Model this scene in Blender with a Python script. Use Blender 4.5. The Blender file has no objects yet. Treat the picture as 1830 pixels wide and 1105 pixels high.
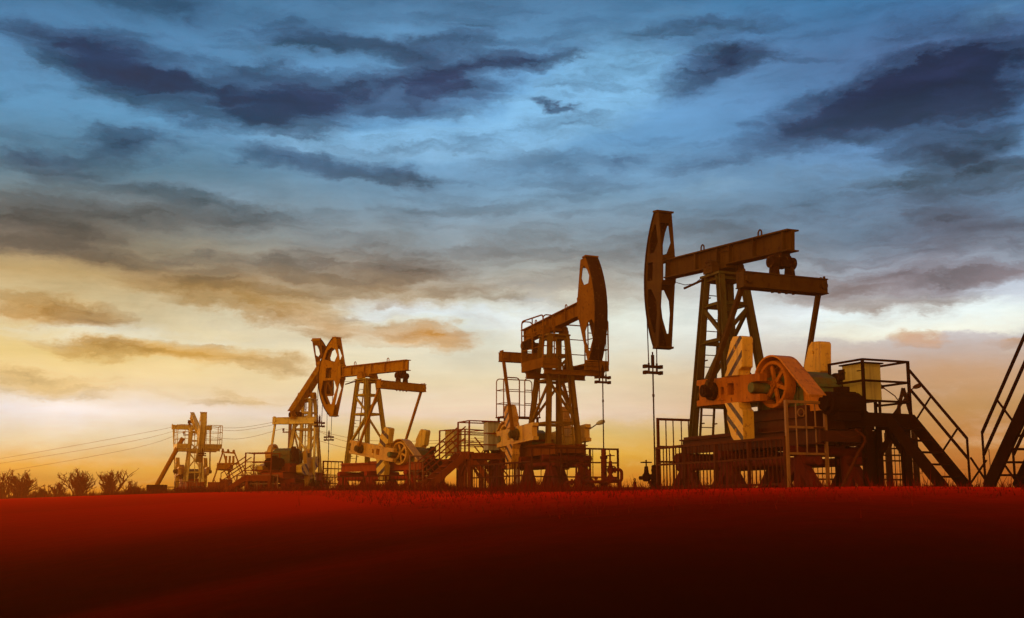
import bpy, bmesh, math, random
from mathutils import Vector, Matrix
from mathutils.geometry import tessellate_polygon

scene = bpy.context.scene
R = math.radians
random.seed(7)

# ------------------------------------------------------------------ camera
EYE, FOC, PW, PH, HOR = 1.6, 2033.0, 1830.0, 1105.0, 900.0
PITCH = math.atan((HOR - PH / 2) / FOC)
cam_data = bpy.data.cameras.new('camera')
cam_data.sensor_width = 36.0
cam_data.lens = 36.0 * FOC / PW
cam_data.clip_end = 3000
cam = bpy.data.objects.new('camera', cam_data)
cam.location = (0, 0, EYE)
cam.rotation_euler = (math.pi / 2 + PITCH, 0, 0)
scene.collection.objects.link(cam)
scene.camera = cam

# ------------------------------------------------------------------ exposure and sampling
scene.view_settings.view_transform = 'Standard'
scene.view_settings.look = 'None'
scene.view_settings.exposure = 0.0
scene.view_settings.gamma = 1.0
scene.render.engine = 'CYCLES'
scene.cycles.use_denoising = True
scene.cycles.max_bounces = 6
scene.cycles.diffuse_bounces = 3
scene.cycles.glossy_bounces = 3
scene.cycles.volume_bounces = 1
scene.cycles.use_fast_gi = False

# ------------------------------------------------------------------ sun (low, just outside the left edge of the picture)
SUN_AZ, SUN_EL = -31.0, 0.6            # degrees from +Y, negative is left
sun_data = bpy.data.lights.new('sun', 'SUN')
sun_data.energy = 1.3
sun_data.angle = R(0.5)
sun_data.color = (1.0, 0.46, 0.10)
sun = bpy.data.objects.new('sun', sun_data)
sd = Vector((math.sin(R(SUN_AZ)) * math.cos(R(SUN_EL)), math.cos(R(SUN_AZ)) * math.cos(R(SUN_EL)), math.sin(R(SUN_EL))))
sun.rotation_euler = sd.to_track_quat('Z', 'Y').to_euler()
scene.collection.objects.link(sun)


def lin(c):
    out = []
    for v in c:
        v /= 255.0
        out.append(v / 12.92 if v <= 0.04045 else ((v + 0.055) / 1.055) ** 2.4)
    return (out[0], out[1], out[2], 1.0)


def ray(px, py):
    x = (px - PW / 2) / FOC
    y = (PH / 2 - py) / FOC
    c, s = math.cos(PITCH), math.sin(PITCH)
    return Vector((x, c - y * s, s + y * c))


def azel(px, py):
    d = ray(px, py).normalized()
    return math.degrees(math.atan2(d.x, d.y)), math.degrees(math.asin(d.z))


def at(px, py, depth):
    r = ray(px, py)
    return Vector((0, 0, EYE)) + r * (depth / r.y)


# ------------------------------------------------------------------ world: clouded dusk sky
def build_sky():
    w = bpy.data.worlds.new('World')
    scene.world = w
    w.use_nodes = True
    nt = w.node_tree
    N, K = nt.nodes, nt.links
    N.clear()

    def put(sock, v):
        if hasattr(v, 'is_output'):
            K.new(v, sock)
        else:
            sock.default_value = v

    def mth(op, a, b=None, c=None, clamp=False):
        n = N.new('ShaderNodeMath'); n.operation = op; n.use_clamp = clamp
        put(n.inputs[0], a)
        if b is not None: put(n.inputs[1], b)
        if c is not None: put(n.inputs[2], c)
        return n.outputs[0]

    def mix(f, a, b):
        n = N.new('ShaderNodeMix'); n.data_type = 'RGBA'
        put(n.inputs[0], f); put(n.inputs[6], a); put(n.inputs[7], b)
        return n.outputs[2]

    def step(v, lo, hi):
        n = N.new('ShaderNodeMapRange'); n.interpolation_type = 'SMOOTHSTEP'
        put(n.inputs[0], v); n.inputs[1].default_value = lo; n.inputs[2].default_value = hi
        return n.outputs[0]

    def comb(x, y, z=0.0):
        n = N.new('ShaderNodeCombineXYZ'); put(n.inputs[0], x); put(n.inputs[1], y); put(n.inputs[2], z)
        return n.outputs[0]

    def noise(vec, scale, detail=6.0, rough=0.55, dist=0.0):
        n = N.new('ShaderNodeTexNoise'); K.new(vec, n.inputs['Vector'])
        n.inputs['Scale'].default_value = scale; n.inputs['Detail'].default_value = detail
        n.inputs['Roughness'].default_value = rough; n.inputs['Distortion'].default_value = dist
        return n.outputs[0]

    tc = N.new('ShaderNodeTexCoord')
    sep = N.new('ShaderNodeSeparateXYZ'); K.new(tc.outputs['Generated'], sep.inputs[0])
    X, Y, Z = sep.outputs
    az = mth('MULTIPLY', mth('ARCTAN2', X, Y), 57.29578)
    el = mth('MULTIPLY', mth('ARCSINE', Z), 57.29578)
    # cloud-deck coordinates: the layer flattens towards the horizon
    dz = mth('ADD', mth('MAXIMUM', Z, 0.0), 0.13)
    deck = comb(mth('DIVIDE', X, dz), mth('DIVIDE', Y, dz), 0.0)
    n_big = noise(deck, 0.55, 5.0, 0.55, 0.3)
    n_mid = noise(deck, 1.5, 8.0, 0.60, 0.5)
    n_fine = noise(deck, 5.0, 7.0, 0.62, 0.3)
    sky2 = comb(mth('MULTIPLY', az, 0.07), mth('MULTIPLY', el, 0.20), 3.0)
    n_str = noise(sky2, 1.6, 8.0, 0.6, 0.6)
    n_wa = noise(comb(mth('MULTIPLY', az, 0.20), mth('MULTIPLY', el, 0.42), 9.0), 1.0, 8.0, 0.66)
    n_wb = noise(comb(mth('MULTIPLY', az, 0.20), mth('MULTIPLY', el, 0.42), 19.0), 1.0, 8.0, 0.66)
    n_lay = noise(comb(mth('MULTIPLY', az, 0.05), mth('MULTIPLY', el, 0.55), 31.0), 1.3, 7.0, 0.62, 0.4)
    waz = mth('ADD', az, mth('MULTIPLY', mth('SUBTRACT', n_wa, 0.5), 6.0))
    wel = mth('ADD', el, mth('MULTIPLY', mth('SUBTRACT', n_wb, 0.5), 2.6))
    wvec = comb(waz, wel, 0.0)

    def ramp(stops):
        n = N.new('ShaderNodeValToRGB')
        n.color_ramp.interpolation = 'EASE' if False else 'LINEAR'
        els = [((azel(915, y)[1] + 3.0) / 36.0, c) for y, c in stops]
        els.sort(key=lambda t: t[0])
        cr = n.color_ramp
        cr.elements[0].position = max(0, els[0][0]); cr.elements[0].color = lin(els[0][1])
        cr.elements[1].position = min(1, els[-1][0]); cr.elements[1].color = lin(els[-1][1])
        for p, c in els[1:-1]:
            e = cr.elements.new(p); e.color = lin(c)
        K.new(tt, n.inputs[0])
        return n.outputs[0]

    elw = mth('ADD', el, mth('MULTIPLY', mth('SUBTRACT', n_wb, 0.5), 1.6))
    tt = mth('DIVIDE', mth('ADD', elw, 3.0), 36.0, clamp=True)

    left = ramp(SKY_LEFT)
    midc = ramp(SKY_MID)
    rigt = ramp(SKY_RIGHT)
    brit = ramp(SKY_BRIGHT)
    fl = step(az, -22.0, -1.0)
    fr = step(az, 1.0, 21.0)
    base = mix(fr, mix(fl, left, midc), rigt)
    dark = mix(fr, ramp(SKY_DARK), ramp(SKY_DARK_RIGHT))

    def blobs(lst):
        acc = None
        for x, y, rx, ry, rot, amp in lst:
            a, e = azel(x, y)
            m = N.new('ShaderNodeMapping'); m.vector_type = 'TEXTURE'
            K.new(wvec, m.inputs[0])
            m.inputs[1].default_value = (a, e, 0)
            m.inputs[2].default_value = (0, 0, R(rot))
            m.inputs[3].default_value = (rx * 1.5 / 35.5, ry * 1.8 / 35.5, 1)
            g = N.new('ShaderNodeTexGradient'); g.gradient_type = 'SPHERICAL'
            K.new(m.outputs[0], g.inputs[0])
            acc = mth('MULTIPLY', g.outputs[1], amp) if acc is None else mth('MULTIPLY_ADD', g.outputs[1], amp, acc)
        return acc

    D = blobs(DARK_CLOUDS)
    B = blobs(BRIGHT_CLOUDS)
    # general broken cloud all over the sky, so that it also stands from other directions
    high = step(el, 6.0, 12.0)
    n_det = noise(comb(mth('MULTIPLY', waz, 0.095), mth('MULTIPLY', wel, 0.44), 5.0), 1.5, 8.0, 0.56, 0.1)
    n_thr = noise(comb(mth('MULTIPLY', waz, 0.17), mth('MULTIPLY', wel, 1.2), 41.0), 1.3, 7.0, 0.56, 0.1)
    # carve the banks with the noise: a soft body, a ragged edge and a dense core
    rag = mth('ADD', mth('MULTIPLY', mth('SUBTRACT', n_det, 0.5), 1.9), mth('ADD', mth('MULTIPLY', mth('SUBTRACT', n_mid, 0.5), 0.9), mth('MULTIPLY', mth('SUBTRACT', n_thr, 0.5), 1.1)))
    soft = mth('MULTIPLY', step(mth('ADD', D, mth('MULTIPLY', rag, 0.8)), 0.02, 0.72), step(D, 0.0, 0.20))
    core = mth('MULTIPLY', step(mth('ADD', D, mth('MULTIPLY', rag, 0.95)), 0.0, 1.08), step(D, 0.03, 0.35))
    cover = mth('ADD', mth('MULTIPLY', n_big, 0.25), mth('ADD', mth('MULTIPLY', n_det, 0.45), mth('MULTIPLY', n_thr, 0.3)))
    gen = mth('MULTIPLY', step(cover, 0.45, 0.62), mth('MULTIPLY', high, 0.55))
    body = mth('MULTIPLY', soft, mth('ADD', 0.52, mth('MULTIPLY', n_det, 0.50)))
    shade = mth('MAXIMUM', mth('MAXIMUM', body, mth('MULTIPLY', core, 1.0)), gen)
    dmask = shade
    bmask = mth('MULTIPLY', step(mth('ADD', B, mth('MULTIPLY', rag, 0.6)), 0.02, 0.80), 1.0)
    low = mth('SUBTRACT', 1.0, high)
    streak = mth('ADD', mth('MULTIPLY', mth('SUBTRACT', n_str, 0.5), 0.9), mth('MULTIPLY', mth('SUBTRACT', n_lay, 0.5), mth('ADD', 0.35, mth('MULTIPLY', low, 0.5))))
    fine = mth('MULTIPLY', mth('SUBTRACT', n_fine, 0.5), 0.35)
    tone = mth('ADD', 1.0, mth('MULTIPLY', mth('ADD', mth('ADD', streak, fine), mth('MULTIPLY', mth('SUBTRACT', n_mid, 0.5), 0.6)), mth('ADD', 0.35, mth('MULTIPLY', high, 0.55))))
    col = mix(bmask, base, brit)
    dv = N.new('ShaderNodeVectorMath'); dv.operation = 'SCALE'
    K.new(dark, dv.inputs[0]); put(dv.inputs['Scale'], mth('ADD', 1.0, mth('MULTIPLY', rag, -0.9)))
    col = mix(mth('MULTIPLY', shade, 0.95), col, dv.outputs[0])
    vm = N.new('ShaderNodeVectorMath'); vm.operation = 'SCALE'
    K.new(col, vm.inputs[0]); K.new(tone, vm.inputs['Scale'])
    col = vm.outputs[0]
    # behind the camera: a warm glow added to fill the camera-facing sides
    back = step(mth('ABSOLUTE', az), 60.0, 120.0)
    bz = step(el, -2.0, 55.0)
    rear = mix(bz, REAR_LOW, REAR_HIGH)
    # the added fill glow is strongest to the camera's left
    fa = mth('ADD', 0.5, mth('MULTIPLY', mth('COSINE', mth('MULTIPLY', mth('ADD', az, 118.0), 0.0174533)), 0.5))
    rs = N.new('ShaderNodeVectorMath'); rs.operation = 'SCALE'
    K.new(rear, rs.inputs[0]); put(rs.inputs['Scale'], mth('ADD', 0.22, mth('MULTIPLY', mth('POWER', fa, 2.0), 1.50)))
    col = mix(back, col, rs.outputs[0])
    zen = step(el, 26.0, 60.0)
    col = mix(zen, col, lin(ZENITH))
    # clear sky seen thinly through the cloud deck
    st = N.new('ShaderNodeTexSky'); st.sky_type = 'NISHITA'; st.sun_disc = False
    st.sun_elevation = R(SUN_EL); st.sun_rotation = R(SUN_AZ)
    s2 = N.new('ShaderNodeVectorMath'); s2.operation = 'SCALE'
    K.new(st.outputs[0], s2.inputs[0]); s2.inputs['Scale'].default_value = 0.05
    col = mix(0.06, col, s2.outputs[0])
    # the haze below adds its own glow and dims what is behind it: give the sky the strength that reads right through it
    def table(stops, hdr=True):
        n = N.new('ShaderNodeValToRGB')
        e0 = sorted(((e + 3.0) / 36.0, c) for e, c in stops)
        cr = n.color_ramp
        cr.elements[0].position = max(0.0, e0[0][0]); cr.elements[0].color = (*e0[0][1], 1)
        cr.elements[1].position = min(1.0, e0[-1][0]); cr.elements[1].color = (*e0[-1][1], 1)
        for p, c in e0[1:-1]:
            e = cr.elements.new(p); e.color = (*c, 1)
        K.new(mth('DIVIDE', mth('ADD', el, 3.0), 36.0, clamp=True), n.inputs[0])
        return n.outputs[0]
    glow = mix(fr, mix(fl, table(GLOW_LEFT), table(GLOW_MID)), table(GLOW_RIGHT))
    sub = N.new('ShaderNodeVectorMath'); sub.operation = 'SUBTRACT'; K.new(col, sub.inputs[0]); K.new(glow, sub.inputs[1])
    mxv = N.new('ShaderNodeVectorMath'); mxv.operation = 'MAXIMUM'; K.new(sub.outputs[0], mxv.inputs[0]); mxv.inputs[1].default_value = (0, 0, 0)
    gain = table([(e, (v, v, v)) for e, v in SKY_GAIN])
    gm_ = N.new('ShaderNodeVectorMath'); gm_.operation = 'MULTIPLY'; K.new(mxv.outputs[0], gm_.inputs[0]); K.new(gain, gm_.inputs[1])
    col = mix(step(mth('ABSOLUTE', az), 60.0, 110.0), gm_.outputs[0], col)
    bg = N.new('ShaderNodeBackground')
    K.new(col, bg.inputs[0]); bg.inputs[1].default_value = SKY_STRENGTH
    out = N.new('ShaderNodeOutputWorld')
    K.new(bg.outputs[0], out.inputs[0])
    w.cycles.sampling_method = 'MANUAL'
    w.cycles.sample_map_resolution = 512


SKY_STRENGTH = 1.0
HAZE_DENSITY, HAZE_TOP = 0.0030, 10.8
SKY_GAIN = [(e, math.exp(HAZE_DENSITY * min((HAZE_TOP - EYE) / math.sin(R(max(e, .2))), 262.0))) for e in (-3, 0.5, 1.5, 2.5, 3.5, 5, 7, 10, 14, 20, 33)]
GLOW_LEFT = [(-3, (0.0, 0.0, 0.0)), (-0.5, (0.0, 0.0, 0.0)), (0.3, (0.1532, 0.0, 0.0)), (1, (0.3027, 0.0423, 0.0007)), (2, (0.2313, 0.0107, 0.0)), (3, (0.2141, 0.0297, 0.0)), (4.5, (0.1289, 0.0119, 0.0)), (6, (0.0952, 0.0019, 0.0)), (8, (0.0575, 0.0, 0.0)), (11, (0.0542, 0.004, 0.0)), (15, (0.0465, 0.0019, 0.0)), (20, (0.0367, 0.0, 0.0)), (33, (0.0257, 0.0, 0.0))]
GLOW_MID = [(-3, (0.0, 0.0, 0.0)), (-0.5, (0.0, 0.0, 0.0)), (0.3, (0.0, 0.0, 0.0)), (1, (0.1937, 0.0367, 0.0049)), (2, (0.1398, 0.0019, 0.0)), (3, (0.1362, 0.0211, 0.0)), (4.5, (0.0768, 0.0, 0.0)), (6, (0.0547, 0.0, 0.0)), (8, (0.0265, 0.0, 0.0)), (11, (0.0236, 0.0, 0.0)), (15, (0.0315, 0.0, 0.0)), (20, (0.0243, 0.0, 0.0)), (33, (0.017, 0.0, 0.0))]
GLOW_RIGHT = [(-3, (0.0, 0.0, 0.0)), (-0.5, (0.0, 0.0, 0.0)), (0.3, (0.0, 0.0, 0.0)), (1, (0.1467, 0.0316, 0.0043)), (2, (0.1268, 0.0228, 0.0017)), (3, (0.1001, 0.0229, 0.0032)), (4.5, (0.0659, 0.0084, 0.0)), (6, (0.0403, 0.0065, 0.0)), (8, (0.023, 0.0, 0.0)), (11, (0.0231, 0.0, 0.0)), (15, (0.0251, 0.0, 0.0)), (20, (0.0187, 0.0, 0.0)), (33, (0.0131, 0.0, 0.0))]
REAR_LOW, REAR_HIGH, ZENITH = (1.9, 1.05, .34, 1), (.75, .48, .20, 1), (52, 62, 84)
SKY_LEFT = [(0, (72, 112, 152)), (130, (85, 128, 170)), (250, (100, 150, 190)), (330, (98, 130, 152)), (430, (128, 128, 120)),
            (520, (190, 160, 110)), (590, (228, 210, 166)), (650, (240, 208, 138)), (700, (238, 208, 160)), (745, (244, 226, 214)),
            (790, (240, 212, 172)), (835, (236, 172, 78)), (880, (226, 136, 36)), (960, (150, 60, 20))]
SKY_MID = [(0, (85, 128, 168)), (130, (108, 160, 206)), (250, (114, 168, 214)), (350, (122, 155, 182)), (450, (145, 155, 160)),
           (520, (200, 198, 185)), (565, (236, 243, 228)), (620, (235, 235, 215)), (680, (232, 214, 178)), (740, (232, 204, 178)),
           (775, (228, 192, 118)), (812, (236, 178, 66)), (860, (220, 132, 38)), (900, (190, 95, 30)), (960, (120, 45, 15))]
SKY_RIGHT = [(0, (58, 122, 172)), (130, (84, 118, 165)), (250, (90, 134, 184)), (350, (105, 142, 178)), (450, (112, 132, 155)),
             (530, (180, 190, 205)), (580, (222, 230, 238)), (630, (196, 184, 180)), (680, (200, 160, 125)), (740, (196, 146, 92)),
             (800, (196, 128, 62)), (850, (182, 100, 36)), (880, (166, 80, 26)), (960, (80, 25, 10))]
SKY_DARK = [(0, (52, 76, 116)), (100, (46, 50, 84)), (200, (46, 52, 88)), (300, (58, 78, 112)), (370, (76, 84, 94)), (480, (120, 104, 90)),
            (550, (178, 136, 72)), (600, (198, 138, 58)), (640, (218, 162, 76)), (700, (226, 186, 122)), (760, (222, 178, 120))]
SKY_DARK_RIGHT = [(0, (42, 66, 104)), (100, (38, 42, 74)), (200, (34, 38, 70)), (300, (56, 68, 96)), (370, (72, 80, 100)), (480, (98, 92, 104)),
                  (550, (140, 128, 132)), (600, (176, 124, 72)), (640, (190, 150, 120)), (700, (185, 140, 100)), (760, (180, 130, 85))]
SKY_BRIGHT = [(0, (110, 165, 210)), (120, (130, 188, 232)), (250, (138, 192, 234)), (350, (150, 185, 212)), (450, (175, 190, 205)),
              (530, (226, 238, 246)), (580, (238, 250, 248)), (640, (250, 240, 205)), (740, (246, 234, 232)), (820, (245, 205, 130))]
# (x, y, half-width, half-height, turn, weight): where each cloud bank stands, as seen by the camera, turned into azimuth and elevation
DARK_CLOUDS = [(150, 95, 130, 32, -6, .75), (300, 140, 220, 46, -12, .95), (550, 180, 130, 48, -4, 1.05), (800, 138, 125, 56, 8, 1.05), (700, 165, 160, 30, 0, .5),
               (960, 104, 120, 14, 5, .7), (1310, 108, 130, 32, 12, .85), (1640, 125, 210, 58, 12, .85), (1450, 225, 290, 34, 13, 1.1),
               (1740, 185, 140, 60, 5, .95), (40, 275, 75, 15, 0, 1.0), (220, 262, 130, 30, 14, .7), (520, 290, 100, 19, -8, .85),
               (700, 310, 110, 17, -5, .8), (110, 310, 60, 13, 0, .75), (170, 368, 210, 36, 6, .85), (985, 195, 50, 8, -12, .75),
               (1120, 290, 70, 13, 12, .65), (1730, 290, 160, 26, -10, .6), (1700, 372, 190, 36, -8, .6), (1640, 480, 210, 55, 8, .85), (1560, 520, 130, 22, 0, .6),
               (1800, 485, 60, 13, 0, .9), (250, 480, 320, 36, -5, .65), (430, 530, 150, 21, -5, .75), (80, 550, 130, 20, -3, .8),
               (600, 582, 130, 22, -8, .7), (775, 598, 76, 19, -3, 1.15), (330, 634, 185, 16, -2, 1.05), (80, 680, 150, 17, -5, .7),
               (450, 710, 110, 15, 0, .55), (1665, 602, 52, 13, -3, 1.15), (1815, 603, 50, 9, 0, .8), (720, 520, 190, 28, -3, .5),
               (380, 28, 220, 24, -5, .6), (1250, 38, 170, 22, 6, .5), (50, 420, 160, 28, 0, .5), (640, 470, 220, 26, 0, .5), (420, 400, 200, 24, 4, .35),
               (1050, 480, 140, 20, 0, .3), (620, 70, 120, 22, -5, .5)]
# and where the lighter openings are
BRIGHT_CLOUDS = [(1060, 165, 130, 62, 20, 1.2), (620, 255, 180, 26, 0, .95), (890, 240, 150, 40, 6, 1.0), (750, 556, 130, 14, -4, .9),
                 (930, 575, 120, 22, 0, .8), (1560, 572, 140, 30, 0, 1.2), (1710, 560, 160, 24, -4, 1.15), (20, 742, 130, 36, 0, .7),
                 (1220, 30, 120, 24, 0, .35), (700, 60, 100, 20, 0, .3), (1280, 330, 160, 30, 5, .4), (420, 340, 160, 20, 0, .3),
                 (200, 600, 180, 16, 0, .5), (560, 640, 160, 16, 0, .4), (1780, 20, 60, 20, 0, .4)]
build_sky()

# ------------------------------------------------------------------ materials
MATS = {}


def material(name, colour, second=None, rough=0.6, metal=0.0, scale=3.0, bump=0.15, spots=None, stripes=None, spec=0.4, streaks=0.75):
    if name in MATS:
        return MATS[name]
    m = bpy.data.materials.new(name)
    m.use_nodes = True
    nt = m.node_tree
    N, K = nt.nodes, nt.links
    b = N['Principled BSDF']
    tc = N.new('ShaderNodeTexCoord')
    n1 = N.new('ShaderNodeTexNoise'); n1.inputs['Scale'].default_value = scale
    n1.inputs['Detail'].default_value = 8; n1.inputs['Roughness'].default_value = 0.65
    K.new(tc.outputs['Object'], n1.inputs['Vector'])
    r = N.new('ShaderNodeMapRange'); r.inputs[1].default_value = 0.36; r.inputs[2].default_value = 0.66
    K.new(n1.outputs[0], r.inputs[0])
    mx = N.new('ShaderNodeMix'); mx.data_type = 'RGBA'
    K.new(r.outputs[0], mx.inputs[0])
    second = second or tuple(c * 0.7 for c in colour)
    mx.inputs[6].default_value = (*colour, 1); mx.inputs[7].default_value = (*second, 1)
    col = mx.outputs[2]
    if stripes:
        sp = N.new('ShaderNodeSeparateXYZ'); K.new(tc.outputs['Object'], sp.inputs[0])
        z0 = N.new('ShaderNodeMath'); z0.operation = 'SUBTRACT'; K.new(sp.outputs[2], z0.inputs[0]); z0.inputs[1].default_value = stripes[2]
        za = N.new('ShaderNodeMath'); za.operation = 'ABSOLUTE'; K.new(z0.outputs[0], za.inputs[0])
        a = N.new('ShaderNodeMath'); a.operation = 'MULTIPLY_ADD'
        K.new(sp.outputs[0], a.inputs[0]); a.inputs[1].default_value = stripes[0]; K.new(za.outputs[0], a.inputs[2])
        f = N.new('ShaderNodeMath'); f.operation = 'PINGPONG'; K.new(a.outputs[0], f.inputs[0]); f.inputs[1].default_value = stripes[1]
        g = N.new('ShaderNodeMath'); g.operation = 'GREATER_THAN'; K.new(f.outputs[0], g.inputs[0]); g.inputs[1].default_value = stripes[1] * 0.62
        ge = N.new('ShaderNodeNewGeometry')
        vt = N.new('ShaderNodeVectorTransform'); vt.vector_type = 'NORMAL'; vt.convert_from = 'WORLD'; vt.convert_to = 'OBJECT'
        K.new(ge.outputs['True Normal'], vt.inputs[0])
        s2 = N.new('ShaderNodeSeparateXYZ'); K.new(vt.outputs[0], s2.inputs[0])
        ab = N.new('ShaderNodeMath'); ab.operation = 'MULTIPLY'; K.new(s2.outputs[1], ab.inputs[0]); K.new(sp.outputs[1], ab.inputs[1])
        gy = N.new('ShaderNodeMath'); gy.operation = 'GREATER_THAN'; K.new(ab.outputs[0], gy.inputs[0]); gy.inputs[1].default_value = 0.8
        mu = N.new('ShaderNodeMath'); mu.operation = 'MULTIPLY'; K.new(g.outputs[0], mu.inputs[0]); K.new(gy.outputs[0], mu.inputs[1])
        m3 = N.new('ShaderNodeMix'); m3.data_type = 'RGBA'
        K.new(mu.outputs[0], m3.inputs[0]); K.new(col, m3.inputs[6]); m3.inputs[7].default_value = (0.03, 0.012, 0.003, 1)
        col = m3.outputs[2]
    if spots:
        n2 = N.new('ShaderNodeTexNoise'); n2.inputs['Scale'].default_value = scale * 4.5
        n2.inputs['Detail'].default_value = 6; n2.inputs['Roughness'].default_value = 0.7
        K.new(tc.outputs['Object'], n2.inputs['Vector'])
        r2 = N.new('ShaderNodeMapRange'); r2.inputs[1].default_value = 0.58; r2.inputs[2].default_value = 0.66
        K.new(n2.outputs[0], r2.inputs[0])
        m2 = N.new('ShaderNodeMix'); m2.data_type = 'RGBA'
        K.new(r2.outputs[0], m2.inputs[0]); K.new(col, m2.inputs[6]); m2.inputs[7].default_value = (*spots, 1)
        col = m2.outputs[2]
    mp = N.new('ShaderNodeMapping'); K.new(tc.outputs['Object'], mp.inputs[0]); mp.inputs[3].default_value = (7, 7, .55)
    n4 = N.new('ShaderNodeTexNoise'); n4.inputs['Scale'].default_value = 1.0; n4.inputs['Detail'].default_value = 6; n4.inputs['Roughness'].default_value = 0.7
    K.new(mp.outputs[0], n4.inputs['Vector'])
    r4 = N.new('ShaderNodeMapRange'); r4.inputs[1].default_value = 0.50; r4.inputs[2].default_value = 0.72; r4.inputs[4].default_value = streaks
    K.new(n4.outputs[0], r4.inputs[0])
    m4 = N.new('ShaderNodeMix'); m4.data_type = 'RGBA'
    K.new(r4.outputs[0], m4.inputs[0]); K.new(col, m4.inputs[6]); m4.inputs[7].default_value = (second[0] * .35, second[1] * .28, second[2] * .28, 1)
    col = m4.outputs[2]
    K.new(col, b.inputs['Base Color'])
    b.inputs['Roughness'].default_value = rough
    b.inputs['Metallic'].default_value = metal
    b.inputs['Specular IOR Level'].default_value = spec
    if bump:
        bp = N.new('ShaderNodeBump'); bp.inputs['Strength'].default_value = bump; bp.inputs['Distance'].default_value = 0.02
        n3 = N.new('ShaderNodeTexNoise'); n3.inputs['Scale'].default_value = scale * 7; n3.inputs['Detail'].default_value = 5
        K.new(tc.outputs['Object'], n3.inputs['Vector'])
        K.new(n3.outputs[0], bp.inputs['Height']); K.new(bp.outputs[0], b.inputs['Normal'])
    MATS[name] = m
    return m


RUST = material('rust_brown_paint', (0.088, 0.038, 0.003), (0.052, 0.019, 0.002), 0.62, spots=(0.045, 0.014, 0.003), scale=1.6, spec=.03)
DARKRUST = material('dark_rusty_steel', (0.040, 0.013, 0.003), (0.022, 0.007, 0.002), 0.75, spots=(0.16, 0.075, 0.02), scale=2.2, spec=.02)
DARK = material('dark_steel', (0.022, 0.0055, 0.0012), (0.014, 0.003, 0.0008), 0.7, scale=2.0, spec=.02)  # steel colour reddened to carry the red veil over low structures
GREEN = material('olive_green_paint', (0.095, 0.075, 0.016), (0.085, 0.045, 0.008), 0.55, spots=(0.07, 0.022, 0.005), scale=1.8, spec=.03)
GEARGREEN = material('gearbox_green_paint', (0.085, 0.15, 0.05), (0.16, 0.085, 0.02), 0.5, spots=(0.09, 0.03, 0.008), scale=3.0, spec=.03)
ORANGE = material('orange_paint', (0.46, 0.130, 0.006), (0.37, 0.092, 0.005), 0.55, spots=(0.14, 0.028, 0.005), scale=2.0, spec=.03)
YELLOW = material('yellow_paint', (0.72, 0.38, 0.03), (0.64, 0.30, 0.025), 0.5, spots=(0.35, 0.13, 0.02), scale=2.0)
STRIPE = material('yellow_paint_black_stripes', (0.78, 0.40, 0.03), (0.70, 0.34, 0.025), 0.5, spots=(0.36, 0.12, 0.02), scale=2.0, stripes=(0.9, 0.20, 2.26))
STRIPEC = material('amber_paint_black_stripes', (0.78, 0.36, 0.03), (0.70, 0.30, 0.025), 0.5, spots=(0.36, 0.12, 0.02), scale=2.0, stripes=(-0.9, 0.20, 2.0))
STRIPEB = material('lemon_paint_black_stripes', (0.80, 0.48, 0.03), (0.74, 0.42, 0.025), 0.5, spots=(0.40, 0.18, 0.02), scale=2.0, stripes=(-0.7, 0.26, 1.8))
REDPIPE = material('red_oxide_pipe_paint', (0.16, 0.018, 0.005), (0.11, 0.010, 0.004), 0.55, scale=3.0, spec=.03)
RAILRED = material('red_oxide_railing_paint', (0.10, 0.020, 0.002), (0.065, 0.011, 0.0015), 0.55, scale=3.0, spec=.02)
FOOT = material('red_veil_footing_paint', (0.15, 0.013, 0.0015), (0.10, 0.008, 0.001), 0.75, scale=2.0, spec=.1)  # red veil over the machine feet, put into their colour
FOOT2 = material('bright_red_veil_footing_paint', (0.34, 0.022, 0.002), (0.25, 0.015, 0.0015), 0.75, scale=2.0, spec=.1)  # brighter copy for far feet, with the hazy red glow painted in
SKID1 = material('brown_red_veil_skid_paint', (0.075, 0.014, 0.0015), (0.055, 0.010, 0.0012), 0.7, scale=2.0, spec=.1)  # low red veil painted into the nearest skid and pedestal
SKID2 = material('orange_red_glow_skid_paint', (0.38, 0.060, 0.004), (0.30, 0.042, 0.003), 0.7, scale=2.0, spec=.1)  # far skids: red glow at the base put into the colour
PLATRED = material('orange_red_glow_platform_paint', (0.26, 0.045, 0.004), (0.18, 0.028, 0.003), 0.6, scale=2.5, spec=.02)  # low red glow painted into the farther platforms
SKID3 = material('brown_orange_glow_skid_paint', (0.20, 0.050, 0.004), (0.15, 0.034, 0.003), 0.7, scale=2.0, spec=.02)  # milder painted-in red glow for the second pumpjack's skid
AMBER = material('amber_guard_paint', (0.62, 0.20, 0.012), (0.52, 0.15, 0.010), 0.5, spots=(0.25, 0.06, 0.008), scale=2.0, spec=.1)
RAILYEL = material('weathered_yellow_railing', (0.32, 0.125, 0.012), (0.24, 0.085, 0.008), 0.55, scale=2.5)
CABINET = material('pale_olive_cabinet_paint', (0.50, 0.36, 0.06), (0.42, 0.28, 0.045), 0.45, scale=1.2)
PALE = material('pale_cabinet_paint', (0.48, 0.44, 0.24), (0.40, 0.34, 0.16), 0.45, scale=1.6)
WOOD = material('weathered_wood', (0.22, 0.12, 0.05), (0.14, 0.07, 0.03), 0.8, scale=3.0)
WIRE = material('wire_steel', (0.45, 0.28, 0.07), (0.40, 0.22, 0.05), 0.5, scale=3.0)
TWIG = material('dry_twig_bark', (0.24, 0.030, 0.003), (0.17, 0.019, 0.002), 0.85, scale=6.0, spec=0)
GRASSM = material('dry_red_grass', (0.16, 0.008, 0.0012), (0.10, 0.004, 0.0008), 0.8, scale=0.6, bump=0, spec=0, streaks=0)
SOIL = material('red_clay_soil', (0.012, 0.0004, 0.0002), (0.008, 0.0003, 0.0002), 0.75, scale=0.25, bump=0.5, spec=0, streaks=0)
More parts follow.
